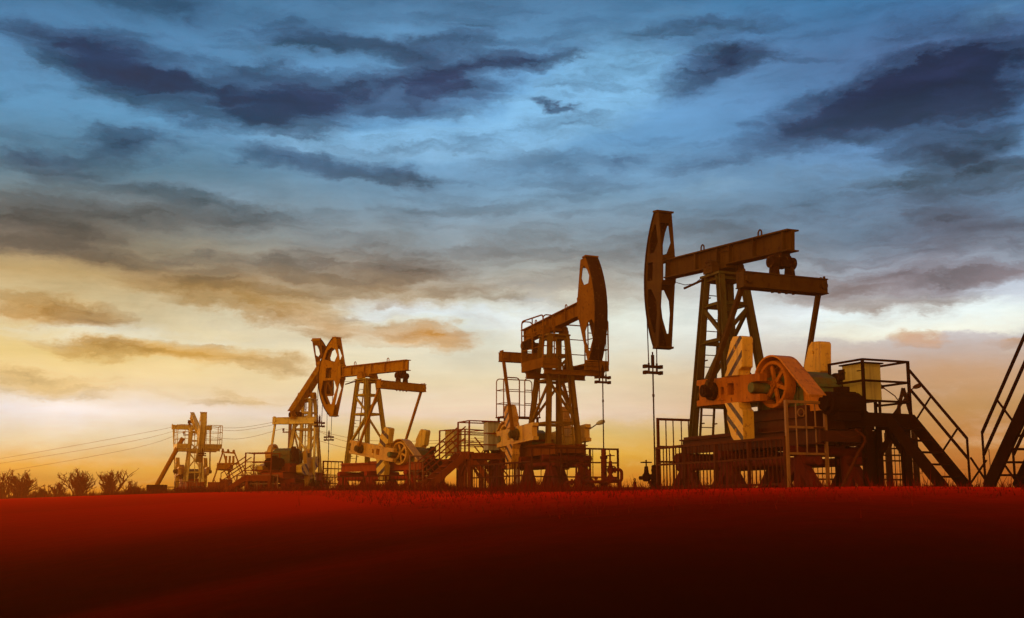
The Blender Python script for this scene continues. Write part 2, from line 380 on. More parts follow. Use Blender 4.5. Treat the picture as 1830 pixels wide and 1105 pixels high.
# dusty clay scatters light back strongly at a grazing angle
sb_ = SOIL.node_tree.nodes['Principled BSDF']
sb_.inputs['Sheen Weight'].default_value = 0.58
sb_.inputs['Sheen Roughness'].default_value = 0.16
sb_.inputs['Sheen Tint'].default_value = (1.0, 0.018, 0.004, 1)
SIGNY = material('warning_yellow', (0.75, 0.50, 0.05), (0.7, 0.45, 0.05), 0.5)
CLADDING = material('pale_pipe_lagging', (0.55, 0.42, 0.20), (0.45, 0.32, 0.14), 0.6)

# ------------------------------------------------------------------ mesh tools
COL = scene.collection


class MB:
    def __init__(s):
        s.v, s.f = [], []

    def add(s, vs, fs):
        k = len(s.v)
        s.v += [tuple(p) for p in vs]
        s.f += [tuple(i + k for i in f) for f in fs]

    def box(s, a, b):
        x0, y0, z0 = a; x1, y1, z1 = b
        s.add([(x0, y0, z0), (x1, y0, z0), (x1, y1, z0), (x0, y1, z0), (x0, y0, z1), (x1, y0, z1), (x1, y1, z1), (x0, y1, z1)],
              [(3, 2, 1, 0), (4, 5, 6, 7), (0, 1, 5, 4), (1, 2, 6, 5), (2, 3, 7, 6), (3, 0, 4, 7)])

    def bar(s, p, q, w, h, up=(0, 0, 1)):
        p, q = Vector(p), Vector(q)
        d = (q - p).normalized(); u = Vector(up)
        if abs(d.dot(u)) > 0.98: u = Vector((0, 1, 0)) if abs(d.y) < 0.9 else Vector((1, 0, 0))
        sd_ = d.cross(u).normalized(); u = sd_.cross(d).normalized()
        vs = []
        for c in (p, q):
            for a, b in ((-1, -1), (1, -1), (1, 1), (-1, 1)):
                vs.append(c + sd_ * a * w / 2 + u * b * h / 2)
        s.add(vs, [(0, 1, 2, 3), (7, 6, 5, 4), (0, 4, 5, 1), (1, 5, 6, 2), (2, 6, 7, 3), (3, 7, 4, 0)])

    def angle_bar(s, p, q, w, t, up=(0, 0, 1)):
        """an L-section bar"""
        p, q = Vector(p), Vector(q)
        d = (q - p).normalized(); u = Vector(up)
        sd_ = d.cross(u).normalized(); u = sd_.cross(d).normalized()
        prof = [(-w / 2, -w / 2), (w / 2, -w / 2), (w / 2, -w / 2 + t), (-w / 2 + t, -w / 2 + t), (-w / 2 + t, w / 2), (-w / 2, w / 2)]
        vs = [c + sd_ * a + u * b for c in (p, q) for a, b in prof]
        s.add(vs, [(0, 1, 2, 3), (0, 3, 4, 5), (9, 8, 7, 6), (11, 10, 9, 6)] + [(i, i + 6, (i + 1) % 6 + 6, (i + 1) % 6) for i in range(6)])

    def ibeam(s, p, q, h, w, tf=0.03, tw=0.02, up=(0, 0, 1)):
        p, q = Vector(p), Vector(q)
        d = (q - p).normalized(); u = Vector(up)
        sd_ = d.cross(u).normalized(); u = sd_.cross(d).normalized()
        prof = [(-w / 2, -h / 2), (w / 2, -h / 2), (w / 2, -h / 2 + tf), (tw / 2, -h / 2 + tf), (tw / 2, h / 2 - tf), (w / 2, h / 2 - tf),
                (w / 2, h / 2), (-w / 2, h / 2), (-w / 2, h / 2 - tf), (-tw / 2, h / 2 - tf), (-tw / 2, -h / 2 + tf), (-w / 2, -h / 2 + tf)]
        vs = [c + sd_ * a + u * b for c in (p, q) for a, b in prof]
        caps = [(0, 1, 2, 3, 10, 11), (3, 4, 9, 10), (4, 5, 6, 7, 8, 9)]
        fs = [(i, i + 12, (i + 1) % 12 + 12, (i + 1) % 12) for i in range(12)]
        fs += caps + [tuple(i + 12 for i in reversed(c)) for c in caps]
        s.add(vs, fs)

    def tube(s, pts, r, n=8, r2=None, cap=True):
        pts = [Vector(p) for p in pts]
        m = len(pts)
        ref = None
        k = len(s.v)
        for i, p in enumerate(pts):
            d = (pts[min(i + 1, m - 1)] - pts[max(i - 1, 0)]).normalized()
            if ref is None:
                ref = d.orthogonal().normalized()
            else:
                ref = (ref - d * ref.dot(d)).normalized()
            b = d.cross(ref)
            rr = r if r2 is None else r + (r2 - r) * i / (m - 1)
            for j in range(n):
                a = 2 * math.pi * j / n
                s.v.append(tuple(p + ref * math.cos(a) * rr + b * math.sin(a) * rr))
        for i in range(m - 1):
            for j in range(n):
                j2 = (j + 1) % n
                s.f.append((k + i * n + j, k + i * n + j2, k + (i + 1) * n + j2, k + (i + 1) * n + j))
        if cap:
            s.f.append(tuple(k + j for j in reversed(range(n))))
            s.f.append(tuple(k + (m - 1) * n + j for j in range(n)))

    def cyl(s, p, q, r, n=20):
        s.tube([p, q], r, n)

    def lathe(s, c, axis, prof, n=28):
        """prof: list of (radius, distance along axis); closed ring of revolution"""
        c, ax = Vector(c), Vector(axis).normalized()
        a = ax.orthogonal().normalized(); b = ax.cross(a)
        k = len(s.v); m = len(prof)
        for j in range(n):
            t = 2 * math.pi * j / n
            for r, h in prof:
                s.v.append(tuple(c + (a * math.cos(t) + b * math.sin(t)) * r + ax * h))
        for j in range(n):
            j2 = (j + 1) % n
            for i in range(m):
                i2 = (i + 1) % m
                s.f.append((k + j * m + i, k + j * m + i2, k + j2 * m + i2, k + j2 * m + i))

    def ring(s, c, axis, r, t, n=28, k=8):
        s.lathe(c, axis, [(r + t * math.cos(2 * math.pi * i / k), t * math.sin(2 * math.pi * i / k)) for i in range(k)], n)

    def plate(s, outer, holes, fn, t0, t1):
        """polygon (2-D) with holes, pushed from t0 to t1; fn(u, v, t) -> point"""
        loops = [outer] + list(holes)
        flat = [p for l in loops for p in l]
        tris = tessellate_polygon([[Vector((p[0], p[1], 0)) for p in l] for l in loops])
        n = len(flat)
        vs = [fn(p[0], p[1], t0) for p in flat] + [fn(p[0], p[1], t1) for p in flat]
        fs = [tuple(t) for t in tris] + [tuple(i + n for i in reversed(t)) for t in tris]
        k = 0
        for l in loops:
            m = len(l)
            for i in range(m):
                a, b = k + i, k + (i + 1) % m
                fs.append((a, b, b + n, a + n))
            k += m
        s.add(vs, fs)

    def build(s, name, mat, parent=None, smooth=35, bevel=0.0):
        me = bpy.data.meshes.new(name)
        me.from_pydata([tuple(v) for v in s.v], [], s.f)
        bm = bmesh.new(); bm.from_mesh(me)
        bmesh.ops.recalc_face_normals(bm, faces=bm.faces)
        bm.to_mesh(me); bm.free()
        me.materials.append(mat)
        if smooth:
            me.polygons.foreach_set('use_smooth', [True] * len(me.polygons))
            me.set_sharp_from_angle(angle=R(smooth))
        o = bpy.data.objects.new(name, me)
        COL.objects.link(o)
        if parent: o.parent = parent
        if bevel:
            b = o.modifiers.new('bevel', 'BEVEL'); b.width = bevel; b.segments = 2; b.limit_method = 'ANGLE'; b.angle_limit = R(40)
        return o


def thing(name, label, cat, loc=(0, 0, 0), yaw=0.0, group=None):
    o = bpy.data.objects.new(name, None)
    o.empty_display_size = 0.3
    COL.objects.link(o)
    o.location = loc; o.rotation_euler = (0, 0, R(yaw))
    return tag(o, label, cat, group)


def tag(o, label, cat, group=None, kind=None):
    if label: o['label'] = label
    if cat: o['category'] = cat
    if group: o['group'] = group
    if kind: o['kind'] = kind
    return o


# ------------------------------------------------------------------ ground
ROW = [(7.6, 24.5), (5.4, 28.6), (1.6, 42.5), (-7.1, 55.8), (-11.6, 64.0), (-26.0, 93.0), (-40.0, 120.0)]


def sm(a, b, x):
    t = max(0.0, min(1.0, (x - a) / (b - a)))
    return t * t * (3 - 2 * t)


def row_distance(x, y):
    best = 1e9
    for (x0, y0), (x1, y1) in zip(ROW, ROW[1:]):
        dx, dy = x1 - x0, y1 - y0
        t = max(0, min(1, ((x - x0) * dx + (y - y0) * dy) / (dx * dx + dy * dy)))
        best = min(best, math.hypot(x - x0 - t * dx, y - y0 - t * dy))
    return best


def ground_z(x, y):
    r = max(18.0, math.hypot(x, y))
    far = 1.32 - 0.0036 * (math.log1p(math.exp((50.0 - r) / 5.0)) * 5.0) ** 2
    d = row_distance(x, y)
    top = 1.92 + 0.25 * sm(30, 50, y)
    k = 1 - sm(2.0, 32.0, d)
    z = far + (top - far) * k
    z += 0.004 * math.sin(x * 0.9 + 1.3 * math.sin(y * 0.35)) * math.sin(y * 0.6 + 0.7) * sm(60, 30, math.hypot(x, y))
    return z


def axis_steps(lo, hi, fine_lo, fine_hi, fine, coarse):
    out, v = [], lo
    while v < hi:
        out.append(v)
        v += fine if fine_lo <= v < fine_hi else coarse
    return out + [hi]


xs = axis_steps(-170, 150, -50, 26, 0.6, 6.0)
ys = axis_steps(-12, 260, -2, 60, 0.6, 2.5)
g = MB()
g.v = [(x, y, ground_z(x, y)) for y in ys for x in xs]
nx = len(xs)
g.f = [(j * nx + i, j * nx + i + 1, (j + 1) * nx + i + 1, (j + 1) * nx + i) for j in range(len(ys) - 1) for i in range(nx - 1)]
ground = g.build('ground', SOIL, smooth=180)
tag(ground, None, None, kind='structure')

# short grass on the bank
gr = MB()
for _ in range(26000):
    y = 18 + 60 * random.random(); x = random.uniform(-.52, .50) * (y + 3)
    if row_distance(x, y) > 9: continue
    z = ground_z(x, y)
    h = random.uniform(0.03, 0.10) * (1.6 if random.random() < 0.1 else 1.0)
    a = random.uniform(0, 6.28); w = 0.012
    lx, ly = random.gauss(0, 0.4) * h, random.gauss(0, 0.4) * h
    gr.add([(x - w * math.cos(a), y - w * math.sin(a), z - 0.01), (x + w * math.cos(a), y + w * math.sin(a), z - 0.01), (x + lx, y + ly, z + h)], [(0, 1, 2)])
for _ in range(9000):
    i = random.randrange(len(ROW) - 2)
    f = random.random(); (x0, y0), (x1, y1) = ROW[i], ROW[i + 1]
    x = x0 + (x1 - x0) * f + random.gauss(0, 3.4); y = y0 + (y1 - y0) * f + random.gauss(0, 3.4)
    z = ground_z(x, y); h = random.uniform(.08, .42) * random.random()+.04; a = random.uniform(0, 6.28); w = .010
    lx, ly = random.gauss(0, .3) * h, random.gauss(0, .3) * h
    gr.add([(x - w * math.cos(a), y - w * math.sin(a), z - .01), (x + w * math.cos(a), y + w * math.sin(a), z - .01), (x + lx, y + ly, z + h)], [(0, 1, 2)])
for _ in range(16000):
    f = random.random()
    x, y = -30 + 33 * f + random.gauss(0, 1.5), 88 - 51 * f + random.gauss(0, 2.5)
    if x > 3.5: continue
    z = ground_z(x, y); h = (.12 + .55 * random.random() * (.5 + .5 * math.sin(x * 1.3) * math.sin(x * .41 + 2))) * (y / 60) ** .5; a = random.uniform(0, 6.28); w = .018
    lx, ly = random.gauss(0, .3) * h, random.gauss(0, .3) * h
    gr.add([(x - w * math.cos(a), y - w * math.sin(a), z - .01), (x + w * math.cos(a), y + w * math.sin(a), z - .01), (x + lx, y + ly, z + h)], [(0, 1, 2)])
grass = gr.build('grass', GRASSM, smooth=0)
tag(grass, None, None, kind='stuff')


# ------------------------------------------------------------------ pumpjacks
def arc3(xf, xt, zu, xb, zl, n=22):
    """points of the circle through the two horsehead tips and its front, from low to high"""
    A, B, C = Vector((xb, zl)), Vector((xf, 0.0)), Vector((xt, zu))
    d = 2 * (A.x * (B.y - C.y) + B.x * (C.y - A.y) + C.x * (A.y - B.y))
    ux = ((A.x ** 2 + A.y ** 2) * (B.y - C.y) + (B.x ** 2 + B.y ** 2) * (C.y - A.y) + (C.x ** 2 + C.y ** 2) * (A.y - B.y)) / d
    uy = ((A.x ** 2 + A.y ** 2) * (C.x - B.x) + (B.x ** 2 + B.y ** 2) * (A.x - C.x) + (C.x ** 2 + C.y ** 2) * (B.x - A.x)) / d
    c = Vector((ux, uy)); r = (A - c).length
    a0 = math.atan2(zl - uy, xb - ux); a1 = math.atan2(zu - uy, xt - ux)
    return [(ux + r * math.cos(a0 + (a1 - a0) * i / n), uy + r * math.sin(a0 + (a1 - a0) * i / n)) for i in range(n + 1)], c, r


def tower_parts(t, H, mat, front=0.70, rear=-0.95):
    """braced four-legged samson post"""
    zt, zb = H - 0.55, H - 4.65
    tops = {(1, 1): (.32, .35), (-1, 1): (-.32, .35), (1, -1): (.32, -.35), (-1, -1): (-.32, -.35)}
    base = {(1, 1): (front, .64), (-1, 1): (rear, .64), (1, -1): (front, -.64), (-1, -1): (rear, -.64)}

    def on(k, z):
        f = (z - zb) / (zt - zb)
        return Vector((base[k][0] + (tops[k][0] - base[k][0]) * f, base[k][1] + (tops[k][1] - base[k][1]) * f, z))
    for k in tops:
        m = MB(); m.ibeam(on(k, zb), on(k, zt), 0.17, 0.17, 0.025, 0.02, up=(1, 0, 0)); m.build('leg', mat, t)
    order = [(1, 1), (-1, 1), (-1, -1), (1, -1)]
    for z in (H - 0.62, H - 1.28, H - 2.22, H - 3.82):
        m = MB()
        for i in range(4):
            m.angle_bar(on(order[i], z), on(order[(i + 1) % 4], z), 0.10, 0.02)
        m.build('ring_brace', mat, t)
    for i in range(4):
        a, b = order[i], order[(i + 1) % 4]
        if i % 2: a, b = b, a
        for p, q in ((on(a, H - 1.35), on(b, H - 2.15)), (on(b, H - 2.30), on(a, H - 3.75))):
            m = MB(); m.bar(p, q, 0.07, 0.09); m.build('diagonal_brace', mat, t)
    m = MB(); m.box((-.44, -.46, zt), (.44, .46, zt + .06)); m.build('cap_plate', mat, t)
    # ladder on the front face
    l = MB()
    p0, p1 = on((1, 1), zb), on((1, 1), zt - 0.1); q0, q1 = on((1, -1), zb), on((1, -1), zt - 0.1)
    a0, a1 = p0.lerp(q0, .22) + Vector((.10, 0, 0)), p1.lerp(q1, .18) + Vector((.10, 0, 0))
    b0, b1 = p0.lerp(q0, .52) + Vector((.10, 0, 0)), p1.lerp(q1, .72) + Vector((.10, 0, 0))
    l.bar(a0, a1, .04, .05); l.bar(b0, b1, .04, .05)
    for i in range(1, 13):
        l.tube([a0.lerp(a1, i / 13), b0.lerp(b1, i / 13)], 0.012, 6)
    for f in (.1, .5, .9):
        l.bar(a0.lerp(a1, f), a0.lerp(a1, f) - Vector((.16, 0, 0)), .03, .03); l.bar(b0.lerp(b1, f), b0.lerp(b1, f) - Vector((.16, 0, 0)), .03, .03)
    l.build('ladder', mat, t)


def rounded_loop(a, b, z0, z1, r=0.14):
    """points of an arched railing hoop between the plan points a and b"""
    a, b = Vector((a[0], a[1], 0)), Vector((b[0], b[1], 0))
    d = (b - a).normalized()
    pts = [a + Vector((0, 0, z0)), a + Vector((0, 0, z1 - r))]
    for i in range(1, 5):
        t = i / 4 * math.pi / 2
        pts.append(a + d * r * (1 - math.cos(t)) + Vector((0, 0, z1 - r + r * math.sin(t))))
    for i in range(0, 5):
        t = i / 4 * math.pi / 2
        pts.append(b - d * r * (1 - math.sin(t)) + Vector((0, 0, z1 - r + r * math.cos(t))))
    pts.append(b + Vector((0, 0, z0)))
    return pts


def pumpjack(label, o, yaw, zp, beta, head, lr, alpha, shaft, clen, wt_u, pin_r, paint, tower_paint, crank_paint, stripe, near,
             style='open', half=.205, tipt=.17, deck=None, eq_drop=0.98, pitman_paint=None, skid=(1.2, -4.3), eq_half=1.28, gear_platform=False, steel=None, arc_mat=None, guard=True):
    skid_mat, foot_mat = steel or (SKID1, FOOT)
    arc_mat = arc_mat or DARKRUST
    gz = ground_z(*o)
    H = zp - gz
    t = thing('pumpjack', label, 'pumpjack', (o[0], o[1], gz), yaw, 'pumpjacks standing in a row')
    b = R(beta)
    cb, sb = math.cos(b), math.sin(b)

    def B(x, z, y=0.0):
        return Vector((x * cb - z * sb, y, H + x * sb + z * cb))
    up = B(0, 1) - B(0, 0)
    h, fw = 0.52, 0.34
    # walking beam
    xf, xt, zu, xb, zl = head[:5]
    hx = head[5]
    fl = hx + .02
    m = MB()
    m.ibeam(B(-lr, 0), B(fl, 0), h, fw, 0.035, 0.10, up=up)
    for x in (-lr + .22, -1.45, -0.42, 0.12, 1.15, hx - .12):
        for s in (-1, 1):
            m.bar(B(x, -h / 2 + .036, s * .10), B(x, h / 2 - .036, s * .10), .025, .10, up=(0, 1, 0))
    m.bar(B(-.42, .12, .06), B(.12, .12, .06), .06, .03)
    beam = m.build('walking_beam', paint, t)
    for x in (-1.55, 1.0):
        e = MB()
        e.tube([B(x - .07, h / 2 - .01), B(x - .07, h / 2 + .12), B(x - .045, h / 2 + .17), B(x, h / 2 + .19), B(x + .045, h / 2 + .17), B(x + .07, h / 2 + .12), B(x + .07, h / 2 - .01)], .02, 8)
        e.build('lifting_eye', paint, beam)
    # horsehead
    arc, cc, rr = arc3(xf, xt, zu, xb, zl)

    def arc_x(z):
        return cc.x + math.sqrt(max(0, rr * rr - (z - cc.y) ** 2))

    def back_x(z):
        if z > .38: return hx + .06 + (xt - tipt - hx - .06) * (z - .38) / (zu - .38)
        if z < -.38: return hx + .05 + (xb - .18 - hx - .05) * (-.38 - z) / (-.38 - zl)
        return hx
    outer = [p for p in arc] + [(xt - tipt, zu), (hx + .06, .40), (hx, .36), (hx, -.36), (hx + .05, -.40), (xb - .18, zl + .02)]

    def inner(z, f, m0=.13, m1=.05):
        a, c = back_x(z) + m0, arc_x(z) - m1
        return (a + (c - a) * f, z)
    holes = []
    if style == 'open':
        holes.append([inner(.52, .45), inner(.52, .85), inner(.85, 1), inner(1.1, 1), inner(1.32, .7), inner(1.32, .25), inner(.8, .02)])
        holes.append([inner(-.26, .55), inner(-.26, .97), inner(.26, .97), inner(.26, .55)])
        zc = zl + .42
        holes.append([inner(-.50, .62), inner(-.85, .18), inner(-1.2, .05), inner(zc, .2), inner(zc, .65), inner(-1.3, .98), inner(-.8, .99), inner(-.5, .9)])
    elif style == 'hex':
        holes.append([inner(.50, .25), inner(.72, .86), inner(1.15, .85), inner(1.30, .5), inner(1.2, .12), inner(.85, .0)])
        holes.append([inner(-.26, .40), inner(-.26, .70), inner(.26, .70), inner(.26, .40)])
        holes.append([inner(-.38, .82), inner(-.38, .25), inner(-.8, .0), inner(-1.6, .22), inner(-1.6, .80), inner(-.95, .98)])
    else:
        holes.append([inner(.72, .30), inner(.70, .68), inner(.95, .85), inner(1.20, .75), inner(1.42, .40), inner(1.35, .12), inner(1.0, .05)])
        zc = zl + .34
        holes.append([inner(-.62, .75), inner(-.70, .45), inner(-.95, .15), inner(-1.3, .05), inner(zc, .3), inner(zc, .6), inner(-1.3, .97), inner(-.85, .97)])
    pt = MB()
    for y0, y1 in ((half - .015, half + .015), (-half - .015, -half + .015)):
        pt.plate(outer, holes, lambda u, v, q: B(u, v, q), y0, y1)
    hd = pt.build('horsehead', paint, t)
    ap = MB()
    n = len(arc)
    vs = []
    for (x, z) in arc:
        d = (Vector((x, z)) - cc).normalized()
        for r_, y in ((0.0, -half - .05), (.035, -half - .05), (.035, half + .05), (0.0, half + .05)):
            vs.append(B(x + d.x * r_, z + d.y * r_, y))
    fs = []
    for i in range(n - 1):
        for j in range(4):
            j2 = (j + 1) % 4
            fs.append((i * 4 + j, i * 4 + j2, i * 4 + 4 + j2, i * 4 + 4 + j))
    fs += [(3, 2, 1, 0), tuple((n - 1) * 4 + j for j in range(4))]
    ap.add(vs, fs)
    ap.build('arc_plate', arc_mat, hd)
    tipw = half + .065
    for p, q in ((B(xt - .20, zu + .02), B(xt + .05, zu + .03)), (B(xb - .20, zl + .02), B(xb + .04, zl - .01))):
        st = MB(); st.bar(p, q, tipw * 2, .05, up=up); st.build('tip_plate', paint, hd)
    for poly in ([(xt - .2, zu - .05), (xt - .02, zu - .05), inner(1.38, .3), inner(1.38, .05)], [(hx + .02, .30), (hx + .30, .30), (hx + .30, .42), (hx + .10, .42)],
                 [(hx + .02, -.30), (hx + .30, -.30), (hx + .30, -.42), (hx + .10, -.42)]):
        st = MB(); st.plate(poly, [], lambda u, v, q: B(u, v, q), -half + .02, half - .02); st.build('stiffener', paint, hd)
    # saddle bearing
    m = MB()
    for s in (-1, 1):
        m.cyl((0, s * .30, H - .30), (0, s * .50, H - .30), .17, 20)
        m.box((-.20, s * .40 - .11, H - .485), (.20, s * .40 + .11, H - .33))
        for k in range(6):
            a = k / 6 * 6.283
            m.cyl((.11 * math.cos(a), s * .50, H - .30 + .11 * math.sin(a)), (.11 * math.cos(a), s * .53, H - .30 + .11 * math.sin(a)), .018, 6)
    m.cyl((0, -.32, H - .30), (0, .32, H - .30), .09, 14)
    m.box((-.32, -.17, H - .36), (.32, .17, H - .255))
    m.build('saddle_bearing', paint, t)
    tower_parts(t, H, tower_paint)
    # equalizer under the rear of the beam
    e0 = B(-lr + .45, -h / 2)
    ex, ez = e0.x, H + (e0.z - H) - (eq_drop - h / 2) + .0
    m = MB()
    m.box((ex - .15, -eq_half, ez - .17), (ex + .15, eq_half, ez + .15))
    m.box((ex - .19, -eq_half, ez + .15), (ex + .19, eq_half, ez + .175))
    m.box((ex - .19, -eq_half, ez - .195), (ex + .19, eq_half, ez - .17))
    for s in (-1, 1):
        m.cyl((ex - .21, s * (eq_half - .12), ez), (ex + .21, s * (eq_half - .12), ez), .09, 16)
        for k in (-.10, .02, .14):
            m.cyl((ex + k, s * (eq_half - .05), ez + .17), (ex + k, s * (eq_half - .05), ez + .24), .03, 8)
    for k in (-.3, -.1, .1, .3):
        m.cyl((ex, k, ez - .25), (ex, k, ez - .19), .035, 8)
    m.build('equalizer', pitman_paint or paint, t)
    m = MB()
    zc = (e0.z + ez + .175) / 2 + .05
    for s in (-1, 1):
        m.cyl((ex, s * .16, zc), (ex, s * .34, zc), .15, 18)
        m.plate([(-.14, ez + .17), (.14, ez + .17), (.09, zc), (-.09, zc)], [], lambda u, v, q: Vector((ex + u, q, v)), s * .22 - .06, s * .22 + .06)
    m.cyl((ex, -.34, zc), (ex, .34, zc), .07, 12)
    m.box((ex - .17, -.13, zc - .12), (ex + .17, .13, e0.z - .002))
    for s in (-1, 1):
        m.cyl((ex + s * .12, -.16, zc + .1), (ex + s * .12, .16, zc + .1), .06, 10)
    m.build('tail_bearing', DARKRUST, t)
    # cranks, counterweights, pitmans
    sx, sz = shaft[0], shaft[1] - gz
    al = R(alpha)
    ca, sa = math.cos(al), math.sin(al)

    def Ck(u, v, y):
        return Vector((sx + u * ca - v * sa, y, sz + u * sa + v * ca))
    hh = .31
    for s in (near, -near):
        m = MB()
        out = [(-.28, -hh), (clen, -hh - .02), (clen + .02, -.20), (clen - .10, -.18), (clen - .10, .16), (clen + .02, .18), (clen, hh), (-.28, hh), (-.28, .13), (.02, .13), (.10, .05), (.10, -.08), (.02, -.15), (-.28, -.15)]
        hol = [[(.72, -.12), (.98, -.12), (.98, .15), (.72, .15)], [(1.13, -.10), (1.27, -.10), (1.27, .08), (1.13, .08)]]
        m.plate(out, hol, Ck, s * .98, s * 1.20)
        m.bar(Ck(1.1, -.22, s * 1.21), Ck(pin_r - .2, -.20, s * 1.21), .04, .05)
        m.plate([(.70, -.14), (1.30, -.14), (1.30, .17), (.70, .17)], [], Ck, s * .985, s * 1.0)
        ck = m.build('crank', crank_paint, t, bevel=.015)
        m = MB()
        m.cyl(Ck(pin_r, 0, s * 1.18), Ck(pin_r, 0, s * 1.50), .15, 20)
        m.cyl(Ck(pin_r, 0, s * 1.50), Ck(pin_r, 0, s * 1.54), .09, 12)
        m.cyl(Ck(pin_r, .0, s * 1.22), Ck(pin_r, .0, s * 1.32), .22, 18)
        m.build('crank_pin', DARKRUST if crank_paint is ORANGE else GREEN, ck)
        for sg in (1, -1):
            u0 = wt_u
            prof = [(u0 + .16, hh), (u0 + .16, .42), (u0 + .02, .50), (u0, 1.16), (u0 + .05, 1.21), (u0 + .36, 1.22), (u0 + .46, 1.12), (u0 + .66, .68), (u0 + .62, .50), (u0 + .74, hh)]
            prof = [(u, v * sg) for u, v in prof]
            hole = [[(u0 + .30 + .035 * math.cos(a / 8 * 6.283), sg * .95 + .05 * math.sin(a / 8 * 6.283)) for a in range(8)]]
            m = MB(); m.plate(prof, hole, Ck, s * .96, s * 1.27)
            m.plate([(u0 + .2, sg * hh), (u0 + .7, sg * hh), (u0 + .6, sg * .52), (u0 + .1, sg * .52)], [], Ck, s * .93, s * 1.25)
            m.build('counterweight', stripe, ck, bevel=.03)
        m = MB()
        pin = Ck(pin_r, 0, s * 1.38)
        top = Vector((ex, s * (eq_half - .12), ez))
        q0 = top.lerp(pin, .05)
        m.bar(top + (top - pin).normalized() * .05, pin, .09, .11, up=(0, 1, 0))
        m.bar(pin + (top - pin) * .09, pin - (top - pin) * .02, .13, .17, up=(0, 1, 0))
        m.build('pitman_arm', pitman_paint or paint, t)
    # gear reducer on its pedestal
    zb = H - 4.65
    m = MB()
    gx = sx - .05
    m.box((gx - .85, -.50, sz - .45), (gx + .85, .50, sz - .02))
    m.box((gx - .90, -.56, sz - .019), (gx + .90, .56, sz + .05))
    m.plate([(-.85, .051), (.85, .051), (.78, .22), (.45, .36), (-.50, .36), (-.80, .20)], [], lambda u, v, q: Vector((gx + u, q, sz + v)), -.48, .48)
    for k in (-.72, -.3, .3, .72):
        for s in (-1, 1):
            m.box((gx + k - .03, s * .51 - .05, sz - .44), (gx + k + .03, s * .51 + .05, sz - .03))
    m.cyl((sx, -1.24, sz), (sx, 1.24, sz), .12, 18)
    for s in (-1, 1): m.cyl((sx, s * .5, sz), (sx, s * .72, sz), .25, 20)
    m.cyl((sx + .3, -.2, sz + .3), (sx + .3, -.2, sz + .50), .1, 10)
    gb = m.build('gear_reducer', GEARGREEN, t, bevel=.015)
    m = MB()
    m.box((gx - 1.05, -.60, zb + .005), (gx + 1.0, .60, sz - .455))
    m.box((gx - 1.0, -.68, zb + .25), (gx + .92, .68, zb + .33))
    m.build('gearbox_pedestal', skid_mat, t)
    # drive sheave, guard, motor
    wx, wz, wy = sx - .30, sz + .06, near * .74
    m = MB()
    yy = Vector((0, near, 0))
    m.lathe((wx, wy, wz), yy, [(.44, -.12), (.54, -.12), (.54, .10), (.525, .13), (.46, .13), (.44, .10)], 40)
    m.lathe((wx, wy, wz), yy, [(.02, -.10), (.09, -.10), (.09, .12), (.02, .12)], 16)
    for k in range(6):
        a = k / 6 * 6.283 + .3
        m.bar(Vector((wx + .06 * math.cos(a), wy + near * .04, wz + .06 * math.sin(a))), Vector((wx + .46 * math.cos(a), wy + near * .04, wz + .46 * math.sin(a))), .09, .05, up=yy)
    m.cyl((wx, 0, wz), (wx, wy + near * .14, wz), .045, 12)
    m.build('drive_sheave', ORANGE if crank_paint is ORANGE else YELLOW, t)
    gd = MB()
    mx_, mz = sx - 1.62, sz - .45
    ga = [(wx + .66 * math.cos(R(a)), wz + .66 * math.sin(R(a))) for a in range(190, 38, -8)]
    d2 = Vector((mx_ - wx, mz - wz)).normalized()
    # straight run from the crest down to the motor
    crest = ga[-1] if d2.x > 0 else None
    ga = [(wx + .66 * math.cos(R(a)), wz + .66 * math.sin(R(a))) for a in range(-12, 129, 7)]
    ga.append((mx_ - .02, mz + .17))
    ga2 = [(wx + .62 * math.cos(R(a)), wz + .62 * math.sin(R(a))) for a in range(-12, 129, 7)]
    ga2.append((mx_ + .0, mz + .12))
    band = ga + list(reversed(ga2))
    gd.plate(band, [], lambda u, v, q: Vector((u, q, v)), wy - near * .26, wy + near * .17)
    back = ga + [(mx_ + .05, mz - .15), (wx + .1, wz - .62)]
    gd.plate(back, [], lambda u, v, q: Vector((u, q, v)), wy - near * .29, wy - near * .265)
    if guard: gd.build('belt_guard', AMBER if crank_paint is ORANGE else YELLOW, t)
    m = MB()
    m.cyl((mx_, wy - near * .2, mz), (mx_, wy - near * .32, mz), .16, 20)
    m.cyl((mx_, near * .44, mz), (mx_, -near * .36, mz), .25, 24)
    m.cyl((mx_, -near * .36, mz), (mx_, -near * .46, mz), .20, 24)
    m.box((mx_ - .2, -.3, mz - .36), (mx_ + .2, .3, mz - .2))
    m.box((mx_ - .12, -.1, mz + .2), (mx_ + .12, .14, mz + .36))
    for k in range(10):
        a = k / 10 * 6.283
        m.bar((mx_ + .25 * math.cos(a), .3, mz + .25 * math.sin(a)), (mx_ + .25 * math.cos(a), -.3, mz + .25 * math.sin(a)), .02, .04)
    m.build('motor', DARK, t)
    m = MB()
    m.lathe((sx - .62, -near * .70, sz + .02), yy, [(.02, -.06), (.33, -.06), (.33, .06), (.02, .06)], 28)
    m.box((sx - 1.0, -near * .70 - .1, sz + .16), (sx - .78, -near * .70 + .1, sz + .40))
    m.box((sx - 1.0, -near * .70 - .1, sz - .36), (sx - .70, -near * .70 + .1, sz - .18))
    m.build('brake_drum', DARKRUST, t)
    # skid
    x1, x0 = skid
    m = MB()
    for y in (-.62, .62):
        m.ibeam((x0, y, zb - .18), (x1, y, zb - .18), .36, .22, .03, .02)
    for k in range(7):
        x = x0 + .15 + (x1 - x0 - .3) * k / 6
        m.box((x - .09, -.61, zb - .30), (x + .09, .61, zb - .06))
    m.box((x1 - 2.0, -.5, zb - .045), (x1 - .2, .5, zb - .004))
    m.box((-2.2, -.72, zb - .003), (-1.2, .72, zb + .10))
